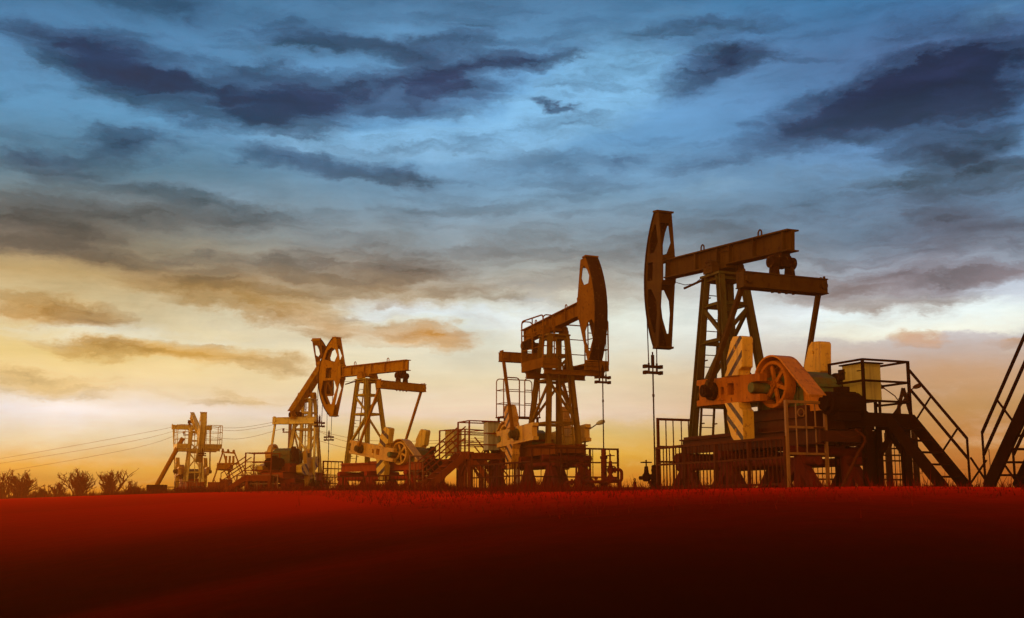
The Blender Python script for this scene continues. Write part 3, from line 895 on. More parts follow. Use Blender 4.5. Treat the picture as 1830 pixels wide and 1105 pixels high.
    m.box((-1.15, -.75, zb - .002), (.95, -.5, zb + .05)); m.box((-1.15, .5, zb - .002), (.95, .75, zb + .05))
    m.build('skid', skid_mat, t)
    m = MB()
    zz = zb - .36
    for x in (x1 - .3, (x0 + x1) / 2 + .6, x0 + .7):
        m.cyl((x, -1.0, zz - .12), (x, 1.0, zz - .12), .12, 16)
    for y in (-.62, .62):
        m.cyl((x0 + .1, y, zz - .34), (x1 + .2, y, zz - .34), .10, 14)
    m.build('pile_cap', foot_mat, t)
    for x in (x1 - .3, (x0 + x1) / 2 + .6, x0 + .7):
        for s in (-1, 1):
            m = MB()
            m.tube([(x, s * .62, zz - .2), (x, s * .66, -.15)], .15, 12)
            m.bar((x, s * .66, zz - .3), (x + (.75 if x > -2 else -.7), s * .70, -.15), .22, .18, up=(0, 1, 0))
            m.bar((x, s * .66, zz - .3), (x - (.65 if x > -2 else -.7), s * .70, -.15), .16, .14, up=(0, 1, 0))
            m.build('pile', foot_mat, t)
    # bridle, carrier bar and polished rod
    hang = max((B(x, z) for x, z in arc), key=lambda p: p.x)
    rx = hang.x + .06
    zc = H - 2.45
    m = MB()
    for s in (-1, 1):
        m.tube([(rx, s * .17, hang.z), (rx, s * .13, zc)], .016, 6)
    m.build('wire_rope', DARKRUST, t)
    m = MB()
    for z in (zc, zc - .17):
        m.box((rx - .06, -.27, z - .035), (rx + .06, .27, z + .035))
        for s in (-1, 1): m.cyl((rx, s * .30, z - .045), (rx, s * .22, z + .045), .06, 10) if False else m.box((rx - .075, s * .25 - .04, z - .05), (rx + .075, s * .25 + .04, z + .05))
    for s in (-1, 1):
        m.cyl((rx, s * .13, zc - .2), (rx, s * .13, zc + .1), .03, 8)
    m.cyl((rx, 0, zc), (rx, 0, zc + .33), .05, 10)
    m.build('carrier_bar', DARKRUST, t)
    m = MB(); m.cyl((rx, 0, zc + .42), (rx, 0, H - 5.35), .022, 8)
    m.cyl((rx, 0, zc - .85), (rx, 0, zc - .78), .035, 8)
    m.build('polished_rod', DARKRUST, t)
    # stay cables and loose sling at the saddle
    if deck is None:
        m = MB()
        pts = [(.9 - .02 * i + .0, near * (.5), H - .62 - .04 * math.sin(i / 10 * 3.14) + .03 * i / 10) for i in range(0, 11)]
        m.tube([(.30, near * .45, H - .52), (.8, near * .40, H - .60), (1.5, near * .25, H - .50), (2.0, near * .2, H - .34)], .010, 5)
        m.bar((.30, near * .46, H - .60), (.95, near * .62, H - .72), .04, .05)
        m.build('sling', DARKRUST, t)
    if deck:
        zd = deck['z'] - gz
        m = MB()
        y0, y1, xa, xb_ = deck['y0'], deck['y1'], deck['x0'], deck['x1']
        for (ya, yb) in ((y0, -.56), (.56, y1)):
            m.box((xa, ya, zd), (xb_, yb, zd + .05))
            m.ibeam((xa + .04, ya, zd - .10), (xa + .04, yb, zd - .10), .19, .12)
            m.ibeam((xb_ - .04, ya, zd - .10), (xb_ - .04, yb, zd - .10), .19, .12)
            ye = ya if abs(ya) > 1 else yb
            m.box((xa, ye - .02, zd - .18), (xb_, ye + .02, zd + .18))
            m.box((xa - .02, min(ya, yb), zd + .051), (xa + .01, max(ya, yb), zd + .18))
            m.box((xb_ - .01, min(ya, yb), zd + .051), (xb_ + .02, max(ya, yb), zd + .18))
        for x in (xa + .15, xb_ - .15):
            m.ibeam((x, y0 + .1, zd - .30), (x, y1 - .1, zd - .30), .18, .12)
        m.build('work_deck', paint, t)
        z1 = zd + deck.get('rail', 1.75)
        for (ya, yb) in ((y0, -.70), (y1, .70)):
            m = MB()
            m.tube(rounded_loop((xa, ya), (xb_, ya), zd + .05, z1), .028, 8)
            m.tube(rounded_loop((xa, ya), (xa, yb), zd + .05, z1), .024, 8)
            m.tube(rounded_loop((xb_, ya), (xb_, yb), zd + .05, z1), .024, 8)
            xm = (xa + xb_) / 2
            m.tube([(xm, ya, zd + .05), (xm, ya, z1)], .024, 8)
            for f in (.35, .68):
                zq = zd + (z1 - zd) * f
                m.tube([(xa, yb, zq), (xa, ya, zq), (xb_, ya, zq), (xb_, yb, zq)], .02, 6)
            m.build('deck_railing', paint, t)
    if gear_platform:
        zd = H - 3.35
        m = MB()
        m.box((-4.3, -.5, zd), (-3.5, 1.15, zd + .05))
        for x, y in ((-4.2, -.4), (-3.6, -.4), (-4.2, 1.05), (-3.6, 1.05)):
            m.bar((x, y, zb), (x, y, zd), .08, .08)
        m.build('gearbox_platform', RAILRED, t)
        m = MB()
        z1 = zd + 1.6
        m.tube(rounded_loop((-3.55, -.48), (-3.55, .22), zd + .05, z1), .026, 8)
        m.tube(rounded_loop((-3.55, .46), (-3.55, 1.12), zd + .05, z1), .026, 8)
        m.tube(rounded_loop((-4.25, -.48), (-4.25, 1.12), zd + .05, z1), .022, 8)
        for f in (.36, .7):
            zq = zd + 1.6 * f
            m.tube([(-3.55, .22, zq), (-3.55, -.48, zq), (-4.25, -.48, zq), (-4.25, 1.12, zq), (-3.55, 1.12, zq), (-3.55, .46, zq)], .017, 6)
        m.build('platform_railing', RAILYEL, t)
    return t, gz, rx


pumps = {}
pumps[1] = pumpjack('nearest and largest dark brown pumpjack with an orange crank and striped counterweights',
                    (5.447, 28.6), 113.5, 7.86, 3.6, (3.60, 3.11, 1.66, 3.04, -2.18, 2.68), 2.85, 2.0, (-2.70, 4.18), 2.28, .26, 1.55,
                    RUST, GREEN, ORANGE, STRIPE, 1, eq_half=1.20)
pumps[2] = pumpjack('brown pumpjack with its horsehead to the right and a railed work deck round its tower',
                    (1.60, 42.5), -65.0, 8.35, 4.6, (3.57, 3.08, 1.70, 2.98, -2.05, 2.25), 2.60, 3.0, (-2.35, 4.05), 2.95, .62, 1.62,
                    material('orange_brown_paint', (0.26, 0.097, 0.003), (0.18, 0.060, 0.002), 0.75, spots=(0.07, 0.02, 0.003), scale=1.6, spec=.02),
                    material('brown_olive_paint', (0.25, 0.13, 0.008), (0.20, 0.085, 0.006), 0.55, spots=(0.09, 0.03, 0.005), scale=1.8, spec=.03), YELLOW, STRIPEC, -1,
                    style='solid', tipt=.42, deck=dict(z=6.62, y0=-1.15, y1=1.55, x0=-.45, x1=1.35), eq_drop=.95, gear_platform=True, steel=(SKID3, FOOT))
pumps[3] = pumpjack('smaller light brown pumpjack with its horsehead to the left, yellow crank and spoked yellow sheave',
                    (-7.12, 55.8), 136.0, 8.12, 0.8, (3.74, 2.66, 1.78, 2.66, -2.20, 1.95), 3.05, 9.0, (-3.20, 3.82), 3.0, .10, 2.1,
                    material('ochre_brown_paint', (0.44, 0.19, 0.004), (0.36, 0.13, 0.003), 0.75, spots=(0.09, 0.028, 0.004), scale=1.6, spec=.02),
                    material('hazy_olive_paint', (0.48, 0.33, 0.03), (0.40, 0.24, 0.02), 0.55, spots=(0.14, 0.05, 0.008), scale=1.8, spec=.03), YELLOW, STRIPEB, 1, style='hex', half=.15, tipt=.22, skid=(1.1, -4.8), eq_half=1.42, steel=(SKID2, FOOT2))  # both paints of this pumpjack brightened to carry the golden haze wash
pumps[4] = pumpjack('yellow green pumpjack behind the left horsehead, its beam tilted steeply up and away',
                    (-11.55, 64.0), 77.0, 7.90, 37.0, (3.40, 2.75, 1.75, 2.70, -1.95, 2.3), 2.55, -76.0, (-2.3, 4.15), 2.3, .30, 1.5,
                    MATS['ochre_brown_paint'], material('hazy_yellow_green_paint', (0.78, 0.56, 0.085), (0.66, 0.44, 0.06), 0.55, spots=(0.2, 0.08, 0.02), scale=1.8), YELLOW, STRIPEB, 1,  # pale gold haze over the far pumpjacks, put into their paint colour
                    steel=(SKID2, FOOT2), guard=False, eq_drop=.60, pitman_paint=material('hazy_yellow_green_paint', (0.46, 0.34, 0.06)))
pumps[5] = pumpjack('farthest pale yellow pumpjack seen end-on, horsehead hanging down in front of its railed work deck',
                    (-25.75, 93.0), -66.0, 7.90, -21.0, (3.75, 3.1, 1.95, 3.0, -2.1, 2.5), 2.75, 4.0, (-2.35, 4.05), 2.4, .45, 1.6,
                    MATS['hazy_yellow_green_paint'], MATS['hazy_yellow_green_paint'], YELLOW, STRIPEB, -1,
                    style='solid', deck=dict(z=6.15, y0=-1.55, y1=1.95, x0=-.95, x1=1.0, rail=1.7), steel=(SKID2, FOOT2), arc_mat=MATS['hazy_yellow_green_paint'], eq_half=1.62, eq_drop=.9)
FR = {1: ((5.447, 28.6), 113.5), 2: ((1.60, 42.5), -65.0), 3: ((-7.12, 55.8), 136.0), 4: ((-11.55, 64.0), 77.0), 5: ((-25.75, 93.0), -66.0)}


def place(k):
    o, yaw = FR[k]
    return (o[0], o[1], ground_z(*o)), yaw, ground_z(*o)


def world_xy(k, x, y):
    o, yaw = FR[k]
    c, s = math.cos(R(yaw)), math.sin(R(yaw))
    return o[0] + x * c - y * s, o[1] + x * s + y * c


# ------------------------------------------------------------------ railings
def railing(k, label, a, b, z0, z1, mids=(.5,), bars=0, posts=2, mat=RAILRED, group='safety railings round the wells', pw=.06, toe=False, ring=False, lean=0):
    """straight guard-rail panel from plan point a to b (local to well k), heights are world heights"""
    loc, yaw, gz = place(k)
    ax, ay = world_xy(k, *a)
    o, yw = FR[k]
    t = thing('safety_railing', label, 'railing', (ax, ay, ground_z(ax, ay)), yaw, group)
    base = ground_z(ax, ay)
    d = Vector((b[0] - a[0], b[1] - a[1], 0))
    L = d.length
    u = d / L
    Z0, Z1 = z0 - base, z1 - base
    for i in range(posts):
        p = u * (L * i / (posts - 1))
        wx, wy = world_xy(k, a[0] + p.x, a[1] + p.y)
        m = MB(); m.box((p.x - pw / 2, p.y - pw / 2, ground_z(wx, wy) - base - .05), (p.x + pw / 2, p.y + pw / 2, Z1 - pw / 2)); m.build('post', mat, t)
    m = MB()
    m.bar((-u.x * .03, -u.y * .03, Z1), Vector((u.x * (L + .03), u.y * (L + .03), Z1)), pw + .004, pw)
    m.build('top_rail', mat, t)
    m = MB()
    for f in mids:
        z = Z0 + (Z1 - Z0) * f
        m.bar((0, 0, z), (u.x * L, u.y * L, z), pw * .7, pw * .8)
    m.build('middle_rail', mat, t)
    if bars:
        m = MB()
        for i in range(1, bars + 1):
            p = u * (L * i / (bars + 1))
            j = random.gauss(0, .012)
            m.bar((p.x, p.y, Z0), (p.x + u.x * j, p.y + u.y * j, Z1 - pw / 2), .022, .022)
        m.build('infill_bars', mat, t)
    if ring:
        m = MB(); c = u * (L * .42)
        m.ring((c.x - u.y * .05, c.y + u.x * .05, Z1 - .22), (-u.y, u.x, 0), .085, .016, 20, 6)
        m.build('hanging_ring', RAILYEL, t)
    return t


railing(1, 'long low red railing along the near side of the biggest pumpjack', (1.1, 1.45), (-4.15, 1.45), 1.98, 2.98, (.02, .58), 34, 5)
railing(1, 'tall railing panel with a hanging ring below the belt guard of the nearest pumpjack', (-4.2, 1.42), (-4.2, .40), 2.62, 3.74, (.02, .52), 3, 2, mat=RAILYEL, ring=True)
railing(1, 'tall railing panel at the front foot of the nearest pumpjack tower', (1.12, 1.40), (1.12, .25), 1.98, 3.72, (.02, .38, .60), 4, 2)
railing(2, 'railing across the front of the second pumpjack, beside its pipe manifold', (2.45, -2.15), (2.45, 1.25), 2.0, 3.50, (.05, .34, .68), 9, 4)
railing(2, 'low railing along the near side of the second pumpjack, below its striped counterweight', (2.40, -2.17), (-2.8, -2.17), 2.0, 3.02, (.05, .55), 20, 5)
railing(3, 'barred railing at the front foot of the light brown pumpjack', (1.45, 1.45), (1.45, .30), 1.9, 3.62, (.05, .38, .62, .80), 4, 2)
railing(3, 'railing panel below the yellow sheave of the light brown pumpjack', (-4.95, 1.45), (-4.95, .2), 2.2, 3.70, (.05, .55), 4, 2, mat=RAILYEL)
railing(3, 'low railing along the near side of the light brown pumpjack', (1.40, 1.48), (-4.9, 1.48), 1.9, 2.85, (.05, .55), 24, 5)
railing(4, 'low railing in front of the striped weights of the yellow green pumpjack', (-4.4, 1.9), (-4.4, -.4), 1.95, 3.05, (.05, .6), 8, 3, mat=RAILYEL)
railing(5, 'low yellow railing in front of the farthest pumpjack', (3.0, -1.8), (3.0, -.2), 1.6, 3.30, (.05, .55), 5, 3, mat=RAILYEL)
railing(5, 'red railing left of the farthest pumpjack', (3.4, -3.2), (3.4, -1.9), 1.6, 2.85, (.05, .5), 6, 3)


# ------------------------------------------------------------------ service platforms with stairs and cabinets
def stair_parts(par, top_a, top_b, down, drop, run, gap=0.0, name='stair', mat=DARK, rails=(1.05, .62), lean=True, sw=.27, both=True):
    """top_a and top_b: the two ends of the top step (local); down: plan unit vector of descent"""
    a, b = Vector(top_a), Vector(top_b)
    d = Vector((down[0] * run, down[1] * run, -drop))
    n = d.normalized()
    nu = Vector((-n.z * down[0] * -1, -n.z * down[1] * -1, 0))
    lat = (b - a).normalized()
    upv = lat.cross(n)
    if upv.z < 0: upv = -upv
    m = MB()
    for p in (a, b):
        m.bar(p - upv * sw * .2, p + d - upv * sw * .2, .05, sw, up=upv)
    k = max(4, int(drop / .23))
    for i in range(1, k):
        c = d * (i / k)
        m.box((0, 0, 0), (0, 0, 0)) if False else None
        p, q = a + c, b + c
        s2 = Vector((down[0], down[1], 0)) * .11
        m.add([p - s2, p + s2, q + s2, q - s2, p - s2 - Vector((0, 0, .035)), p + s2 - Vector((0, 0, .035)), q + s2 - Vector((0, 0, .035)), q - s2 - Vector((0, 0, .035))],
              [(0, 1, 2, 3), (7, 6, 5, 4), (0, 4, 5, 1), (1, 5, 6, 2), (2, 6, 7, 3), (3, 7, 4, 0)])
    st = m.build(name, mat, par)
    L = d.length
    for p in ((a, b) if both else (b,)):
        r = MB()
        for h in rails:
            o = Vector((0, 0, h / max(.35, abs(upv.z)) * abs(upv.z)))
            r.bar(p + o, p + d + o * .98, .045, .045)
        for f in (.06, .52, .97):
            q = p + d * f
            hp = rails[0] * upv.z
            r.bar(q, q + upv * hp, .03, .03)
        q = p + d
        r.bar(q + Vector((0, 0, rails[0])), q + Vector((0, 0, -.06)), .035, .035)
        r.build('handrail', mat, st)
    return st


def platform(k, label, x0, x1, y0, y1, zd, cab=None, stair=None, open_sides=(), mat=DARK, railh=1.22):
    loc, yaw, gz = place(k)
    cx, cy = world_xy(k, (x0 + x1) / 2, (y0 + y1) / 2)
    base = ground_z(cx, cy)
    t = thing('service_platform', label, 'platform', (cx, cy, base), yaw, 'service platforms with stairs')
    X0, X1, Y0, Y1 = x0 - (x0 + x1) / 2, x1 - (x0 + x1) / 2, y0 - (y0 + y1) / 2, y1 - (y0 + y1) / 2
    Z = zd - base
    m = MB()
    m.box((X0, Y0, Z - .03), (X1, Y1, Z))
    for y in (Y0 + .03, Y1 - .03): m.ibeam((X0, y, Z - .14), (X1, y, Z - .14), .21, .10)
    for x in (X0 + .03, X1 - .03): m.ibeam((x, Y0 + .1, Z - .14), (x, Y1 - .1, Z - .14), .20, .10)
    m.box((X0 - .012, Y0, Z - .24), (X0 - .002, Y1, Z + .06)); m.box((X0, Y1 + .002, Z - .24), (X1, Y1 + .012, Z + .06)); m.box((X0, Y0 - .012, Z - .24), (X1, Y0 - .002, Z + .06))
    m.build('deck', mat, t)
    for x in (X0 + .1, X1 - .1):
        for y in (Y0 + .1, Y1 - .1):
            m = MB(); m.ibeam((x, y, -.1), (x, y, Z - .25), .18, .16, up=(1, 0, 0))
            m.bar((x, y, Z - .9), (x + (.55 if x < 0 else -.55), y, Z - .26), .08, .10)
            m.build('leg', mat, t)
    m = MB()
    zt = Z + railh
    cs = [(X0, Y0), (X0, Y1), (X1, Y1), (X1, Y0)]
    sides = ['x0', 'y1', 'x1', 'y0']
    for i, s in enumerate(sides):
        a, b = cs[i], cs[(i + 1) % 4]
        if s in open_sides: continue
        f0, f1 = 0.0, 1.0
        if stair and stair['side'] == s:
            for h in ():
                pass
        for h in (railh, railh * .62, railh * .22 + .05):
            if stair and stair['side'] == s and h < railh * .9 and not stair.get('railfull'):
                g0, g1 = stair['span']
                aa, bb = Vector((*a, Z + h)), Vector((*b, Z + h))
                m.bar(aa, aa.lerp(bb, g0), .042, .042)
                if g1 < .98: m.bar(aa.lerp(bb, g1), bb, .042, .042)
            else:
                m.bar((a[0], a[1], Z + h), (b[0], b[1], Z + h), .045, .045)
    m.build('guard_rail', mat, t)
    for c in cs:
        m = MB(); m.bar((c[0], c[1], Z), (c[0], c[1], zt + .02), .055, .055); m.build('rail_post', mat, t)
    if stair:
        s = stair['side']; g0, g1 = stair['span']
        i = sides.index(s); a, b = Vector((*cs[i], Z - .02)), Vector((*cs[(i + 1) % 4], Z - .02))
        dn = {'x0': (-1, 0), 'x1': (1, 0), 'y0': (0, -1), 'y1': (0, 1)}[s]
        p, q = a.lerp(b, g0), a.lerp(b, g1)
        off = Vector((*dn, 0)) * .06
        run = stair['run']
        mid = (p + q) / 2 + Vector((*dn, 0)) * run
        wx, wy = world_xy(k, (x0 + x1) / 2 + mid.x, (y0 + y1) / 2 + mid.y)
        ends = (q + off, p + off) if not stair.get('both', True) else (p + off, q + off)
        stair_parts(t, *ends, dn, Z - (ground_z(wx, wy) - base) - .0, run, mat=mat, both=stair.get('both', True))
    if cab:
        c = cab
        ox, oy = (c['x0'] + c['x1']) / 2, (c['y0'] + c['y1']) / 2
        wx, wy = world_xy(k, ox, oy)
        ct = thing('control_cabinet', c['label'], 'cabinet', (wx, wy, zd), yaw, 'control cabinets')
        hx, hy = abs(c['x1'] - c['x0']) / 2, abs(c['y1'] - c['y0']) / 2
        m = MB(); m.box((-hx, -hy, c['z0'] - zd), (hx, hy, c['z1'] - zd - .03)); m.build('body', CABINET if not c.get('pale') else PALE, ct, bevel=.01)
        m = MB(); m.box((-hx - .05, -hy - .05, c['z1'] - zd - .03), (hx + .05, hy + .05, c['z1'] - zd)); m.build('lid', DARK, ct)
        m = MB()
        for px, py in ((-1, -1), (1, -1), (1, 1), (-1, 1)):
            X, Y_ = px * (hx - .04), py * (hy - .04)
            m.bar((X, Y_, 0), (X, Y_, c['z0'] - zd), .045, .045)
            m.bar((X, Y_, c['z0'] - zd - .12), (X - px * .14, Y_, c['z0'] - zd - .01), .03, .03)
        m.build('stand', DARK, ct)
        fs = c.get('face', 'y1')
        m = MB()
        sg = 1 if fs[1] == '1' else -1
        if fs[0] == 'y':
            m.box((-hx + .05, sg * (hy + .006) - .004, c['z0'] - zd + .05), (hx - .05, sg * (hy + .006) + .004, c['z1'] - zd - .10))
            dr = m.build('door', CABINET if not c.get('pale') else PALE, ct)
            for q in (-1, 1):
                m = MB(); m.tube([(q * hx * .75 - .05, sg * (hy + .01), c['z1'] - zd - .19), (q * hx * .75 - .05, sg * (hy + .05), c['z1'] - zd - .19), (q * hx * .75 + .05, sg * (hy + .05), c['z1'] - zd - .19), (q * hx * .75 + .05, sg * (hy + .01), c['z1'] - zd - .19)], .008, 6)
                m.build('handle', DARK, dr)
        else:
            m.box((sg * (hx + .006) - .004, -hy + .05, c['z0'] - zd + .05), (sg * (hx + .006) + .004, hy - .05, c['z1'] - zd - .10))
            dr = m.build('door', CABINET if not c.get('pale') else PALE, ct)
            m = MB(); m.tube([(sg * (hx + .01), hy * .6, c['z1'] - zd - .5), (sg * (hx + .05), hy * .6, c['z1'] - zd - .5), (sg * (hx + .05), hy * .6, c['z1'] - zd - .62), (sg * (hx + .01), hy * .6, c['z1'] - zd - .62)], .008, 6)
            m.build('handle', DARK, dr)
            if c.get('sign'):
                m = MB()
                m.plate([(-.11, 0), (.11, 0), (0, .2)], [], lambda u, v, q: Vector((q, u, c['z1'] - zd - .55 + v)), sg * (hx + .012), sg * (hx + .018))
                sgn = m.build('warning_sign', SIGNY, dr)
                m = MB()
                m.plate([(.02, .15), (-.02, .085), (.005, .085), (-.015, .03), (.03, .10), (.004, .10)], [], lambda u, v, q: Vector((q, u, c['z1'] - zd - .55 + v)), sg * (hx + .019), sg * (hx + .022))
                m.build('lightning_bolt', DARK, sgn)
        m = MB()
        for q in (-.1, .02, .13):
            m.tube([(q, 0, c['z0'] - zd), (q + .02, .05, (c['z0'] - zd) * .55), (q - .12, .12, .12), (q - .3, .14, .02)], .018, 6)
        m.build('cable', DARK, ct)
    return t


platform(1, 'platform with stairs and a cabinet beside the motor of the nearest pumpjack', -4.46, -3.35, -1.74, -.47, 3.49,
         cab=dict(label='olive cabinet on legs on the right-hand platform beside the biggest pumpjack', x0=-4.28, x1=-3.60, y0=-1.12, y1=-.62, z0=3.82, z1=4.68, face='y1'),
         stair=dict(side='x0', span=(.02, .52), run=1.55, railfull=True, both=False), open_sides=('x1',))
platform(2, 'platform with stairs going down left, joined to the rear of the second pumpjack', -4.5, -3.35, -2.05, -.55, 3.55,
         cab=dict(label='pale cabinet with a yellow triangle sign at the rear of the second pumpjack', x0=-3.9, x1=-3.45, y0=-1.2, y1=-.7, z0=3.68, z1=4.82, face='x1', pale=True, sign=True),
         stair=dict(side='y0', span=(.2, .95), run=1.75), open_sides=('y1',), railh=1.25, mat=PLATRED)
platform(3, 'platform with a cabinet and stairs at the rear of the light brown pumpjack', -6.3, -4.6, -1.9, -.65, 3.55,
         cab=dict(label='olive cabinet on the platform behind the yellow sheave', x0=-5.35, x1=-4.75, y0=-1.35, y1=-.85, z0=3.78, z1=4.98, face='y1'),
         stair=dict(side='x0', span=(.05, .55), run=1.6), open_sides=('x1',), railh=1.38, mat=PLATRED)
platform(4, 'platform with stairs going down left, beside the yellow green pumpjack', -4.6, -3.6, -.1, 1.35, 2.98,
         stair=dict(side='y1', span=(.1, .8), run=1.35), open_sides=('y0',), mat=PLATRED)

hs = at(1530, 800, 24.6)
ho = thing('rubber_hose', 'orange-red hose sagging under the deck of the right-hand platform', 'hose', (hs.x, hs.y, ground_z(hs.x, hs.y)))
m = MB()
m.tube([at(x, y, 24.45) - Vector((hs.x, hs.y, ground_z(hs.x, hs.y))) for x, y in ((1528, 768), (1537, 774), (1545, 781), (1546, 789), (1541, 799), (1533, 811), (1527, 824), (1519, 840), (1511, 857), (1505, 872))], .032, 10)
m.build('hose', RAILRED, ho)
m = MB()
m.tube([at(x, y, 24.45) - Vector((hs.x, hs.y, ground_z(hs.x, hs.y))) for x, y in ((1497, 774), (1505, 780), (1516, 782), (1528, 781), (1537, 776))], .014, 6)
m.build('cable', RAILRED, ho)

# stairs at the right-hand edge of the picture, climbing to a landing outside it
s5 = at(1762, 873, 22.0)
g5 = ground_z(s5.x, s5.y)
land = thing('service_platform', 'steep dark stairs rising out of the picture at the right edge', 'platform', (s5.x, s5.y, g5), 0, 'service platforms with stairs')
dirv = Vector((.16, -.987))
rise, run = 2.35, 2.25
lat5 = Vector((.987, .16))
ta = Vector((dirv.x * run, dirv.y * run, rise)); tb = ta + Vector((lat5.x * .62, lat5.y * .62, 0))
st5 = stair_parts(land, ta, tb, (-dirv.x, -dirv.y), rise, run, mat=DARK, sw=.30)
m = MB()
pa, pb = ta, tb
o1, o2 = Vector((dirv.x * 1.1, dirv.y * 1.1, 0)), Vector((0, 0, -.08))
m.add([pa, pb, pb + o1, pa + o1, pa + o2, pb + o2, pb + o1 + o2, pa + o1 + o2], [(0, 1, 2, 3), (7, 6, 5, 4), (0, 4, 5, 1), (1, 5, 6, 2), (2, 6, 7, 3), (3, 7, 4, 0)])
m.build('deck', DARK, land)
for p in (pa + o1 * .1, pb + o1 * .1, pa + o1 * .95, pb + o1 * .95):
    m = MB()
    wz = ground_z(s5.x + p.x, s5.y + p.y) - g5
    m.bar(p + Vector((0, 0, -.08)), (p.x, p.y, wz - .1), .12, .12); m.build('leg', DARK, land)


# ------------------------------------------------------------------ wellheads and pipes
def valve(par, c, wheel_r=.13, h=.45, axis=(0, 0, 1), mat=REDPIPE):
    c = Vector(c)
    m = MB()
    m.lathe(c, (0, 0, 1), [(.01, -.12), (.09, -.12), (.12, -.03), (.12, .05), (.07, .12), (.05, .30), (.01, .30)], 16)
    m.cyl(c + Vector((0, 0, .29)), c + Vector((0, 0, h)), .022, 8)
    v = m.build('valve', mat, par)
    m = MB()
    m.ring(c + Vector((0, 0, h - .07)), (0, 0, 1), wheel_r, .016, 24, 6)
    for k in range(4):
        a = k / 4 * 6.283
        m.bar(c + Vector((0, 0, h - .07)), c + Vector((wheel_r * math.cos(a), wheel_r * math.sin(a), h - .07)), .02, .02)
    m.build('handwheel', mat, v)
    return v


def wellhead(k, label, rx, top, mat=REDPIPE, small=True):
    x, y = world_xy(k, rx, 0)
    gz = ground_z(x, y)
    t = thing('wellhead', label, 'wellhead', (x, y, gz), FR[k][1], 'wellheads below the horseheads')
    H = top - gz
    m = MB()
    m.lathe((0, 0, 0), (0, 0, 1), [(.02, -.1), (.22, -.1), (.22, .06), (.13, .07), (.13, .20), (.18, .21), (.18, .29), (.10, .30), (.10, H - .35), (.13, H - .34), (.13, H - .26), (.075, H - .25), (.075, H - .02), (.03, H), (.02, H)], 20)
    m.ring((.10, 0, H - .15), (0, 1, 0), .05, .012, 14, 6); m.ring((-.10, 0, H - .15), (0, 1, 0), .05, .012, 14, 6)
    m.build('tree_body', mat, t)
    m = MB(); m.cyl((.08, 0, .38), (.62, .1, .38), .055, 12)
    m.lathe((.30, .04, .38), (1, .18, 0), [(.02, -.025), (.10, -.025), (.10, .025), (.02, .025)], 16)
    m.build('flow_pipe', mat, t)
    valve(t, (.34, .055, .40), .15, .48, mat=mat)
    if small:
        m = MB(); m.cyl((.66, .25, .0), (.66, .25, .28), .05, 10); m.ring((.66, .25, .33), (0, 1, 0), .04, .012, 12, 6); m.build('bleed_valve', mat, t)
    return t


wellhead(1, 'dark wellhead with handwheel under the horsehead of the nearest pumpjack', 3.72, 2.66, DARK)
wellhead(2, 'red wellhead under the second horsehead, behind the pipe manifold', pumps[2][2], 3.45)
wellhead(3, 'small wellhead under the horsehead of the light brown pumpjack', pumps[3][2], 2.75, DARK, False)

# manifold in front of the second pumpjack
pm0 = at(1040, 905, 38.6)
gm = ground_z(pm0.x, pm0.y)
mf = thing('pipe_manifold', 'red pipe manifold with valves and gauges in front of the second pumpjack', 'pipe manifold', (pm0.x, pm0.y, gm))


def ml(px, py, depth):
    return at(px, py, depth) - Vector((pm0.x, pm0.y, gm))


def elbow(a, corner, b, r=.16):
    a, c, b = Vector(a), Vector(corner), Vector(b)
    d1, d2 = (a - c).normalized(), (b - c).normalized()
    out = [a]
    p, q = c + d1 * r, c + d2 * r
    for i in range(7):
        t = i / 6
        out.append(p * (1 - t) ** 2 + c * 2 * t * (1 - t) + q * t * t)
    return out + [b]


m = MB()
a = ml(1088, 840, 39.0); b = ml(1113, 840, 39.0)
pts = elbow(ml(1085, 841, 39.0), ml(1111, 839, 39.0), ml(1111, 850, 39.0), .14)[:-1] + elbow(ml(1111, 850, 39.0), ml(1111, 860.5, 38.9), ml(1040, 862, 38.6), .14)[1:]
m.tube(pts, .055, 12)
m.tube(elbow(ml(1040, 862, 38.6), ml(1009, 862, 38.5), ml(1009, 918, 38.5), .2), .06, 12)
m.build('upper_pipe', REDPIPE, mf)
m = MB()
m.tube(elbow(ml(1152, 873, 38.6) + Vector((0, 0, 0)), ml(1013, 876, 38.3), ml(1013, 922, 38.3), .2), .055, 12)
m.build('lower_pipe', REDPIPE, mf)
valve(mf, ml(1031, 862, 38.6), .13, .62)
valve(mf, ml(1036, 876, 38.3), .11, .50)
valve(mf, ml(1091, 840, 39.0), .14, .55)
for px, py, yy, hb in ((1053, 843, 38.7, 18), (1065, 855, 38.7, 7)):
    m = MB(); c = ml(px, py, yy)
    m.lathe(c, (0, -1, 0), [(.004, -.02), (.06, -.02), (.065, .02), (.004, .022)], 18)
    m.cyl(c - Vector((0, 0, .05)), ml(px, py + hb, yy), .014, 8)
    m.build('pressure_gauge', REDPIPE, mf)
for px, py, yy in ((1022, 862, 38.55), (1042, 862, 38.6), (1028, 876, 38.3), (1046, 876, 38.35), (1080, 841, 39), (1099, 840, 39)):
    m = MB(); m.lathe(ml(px, py, yy), (1, 0, 0), [(.02, -.035), (.105, -.035), (.105, .035), (.02, .035)], 18); m.build('flange', REDPIPE, mf)
for px, yy in ((1058, 38.75), (1075, 38.8)):
    c = ml(px, 862, yy)
    m = MB(); m.bar((c.x, c.y, -.1), (c.x, c.y, c.z - .05), .07, .07); m.build('pipe_support', DARK, mf)


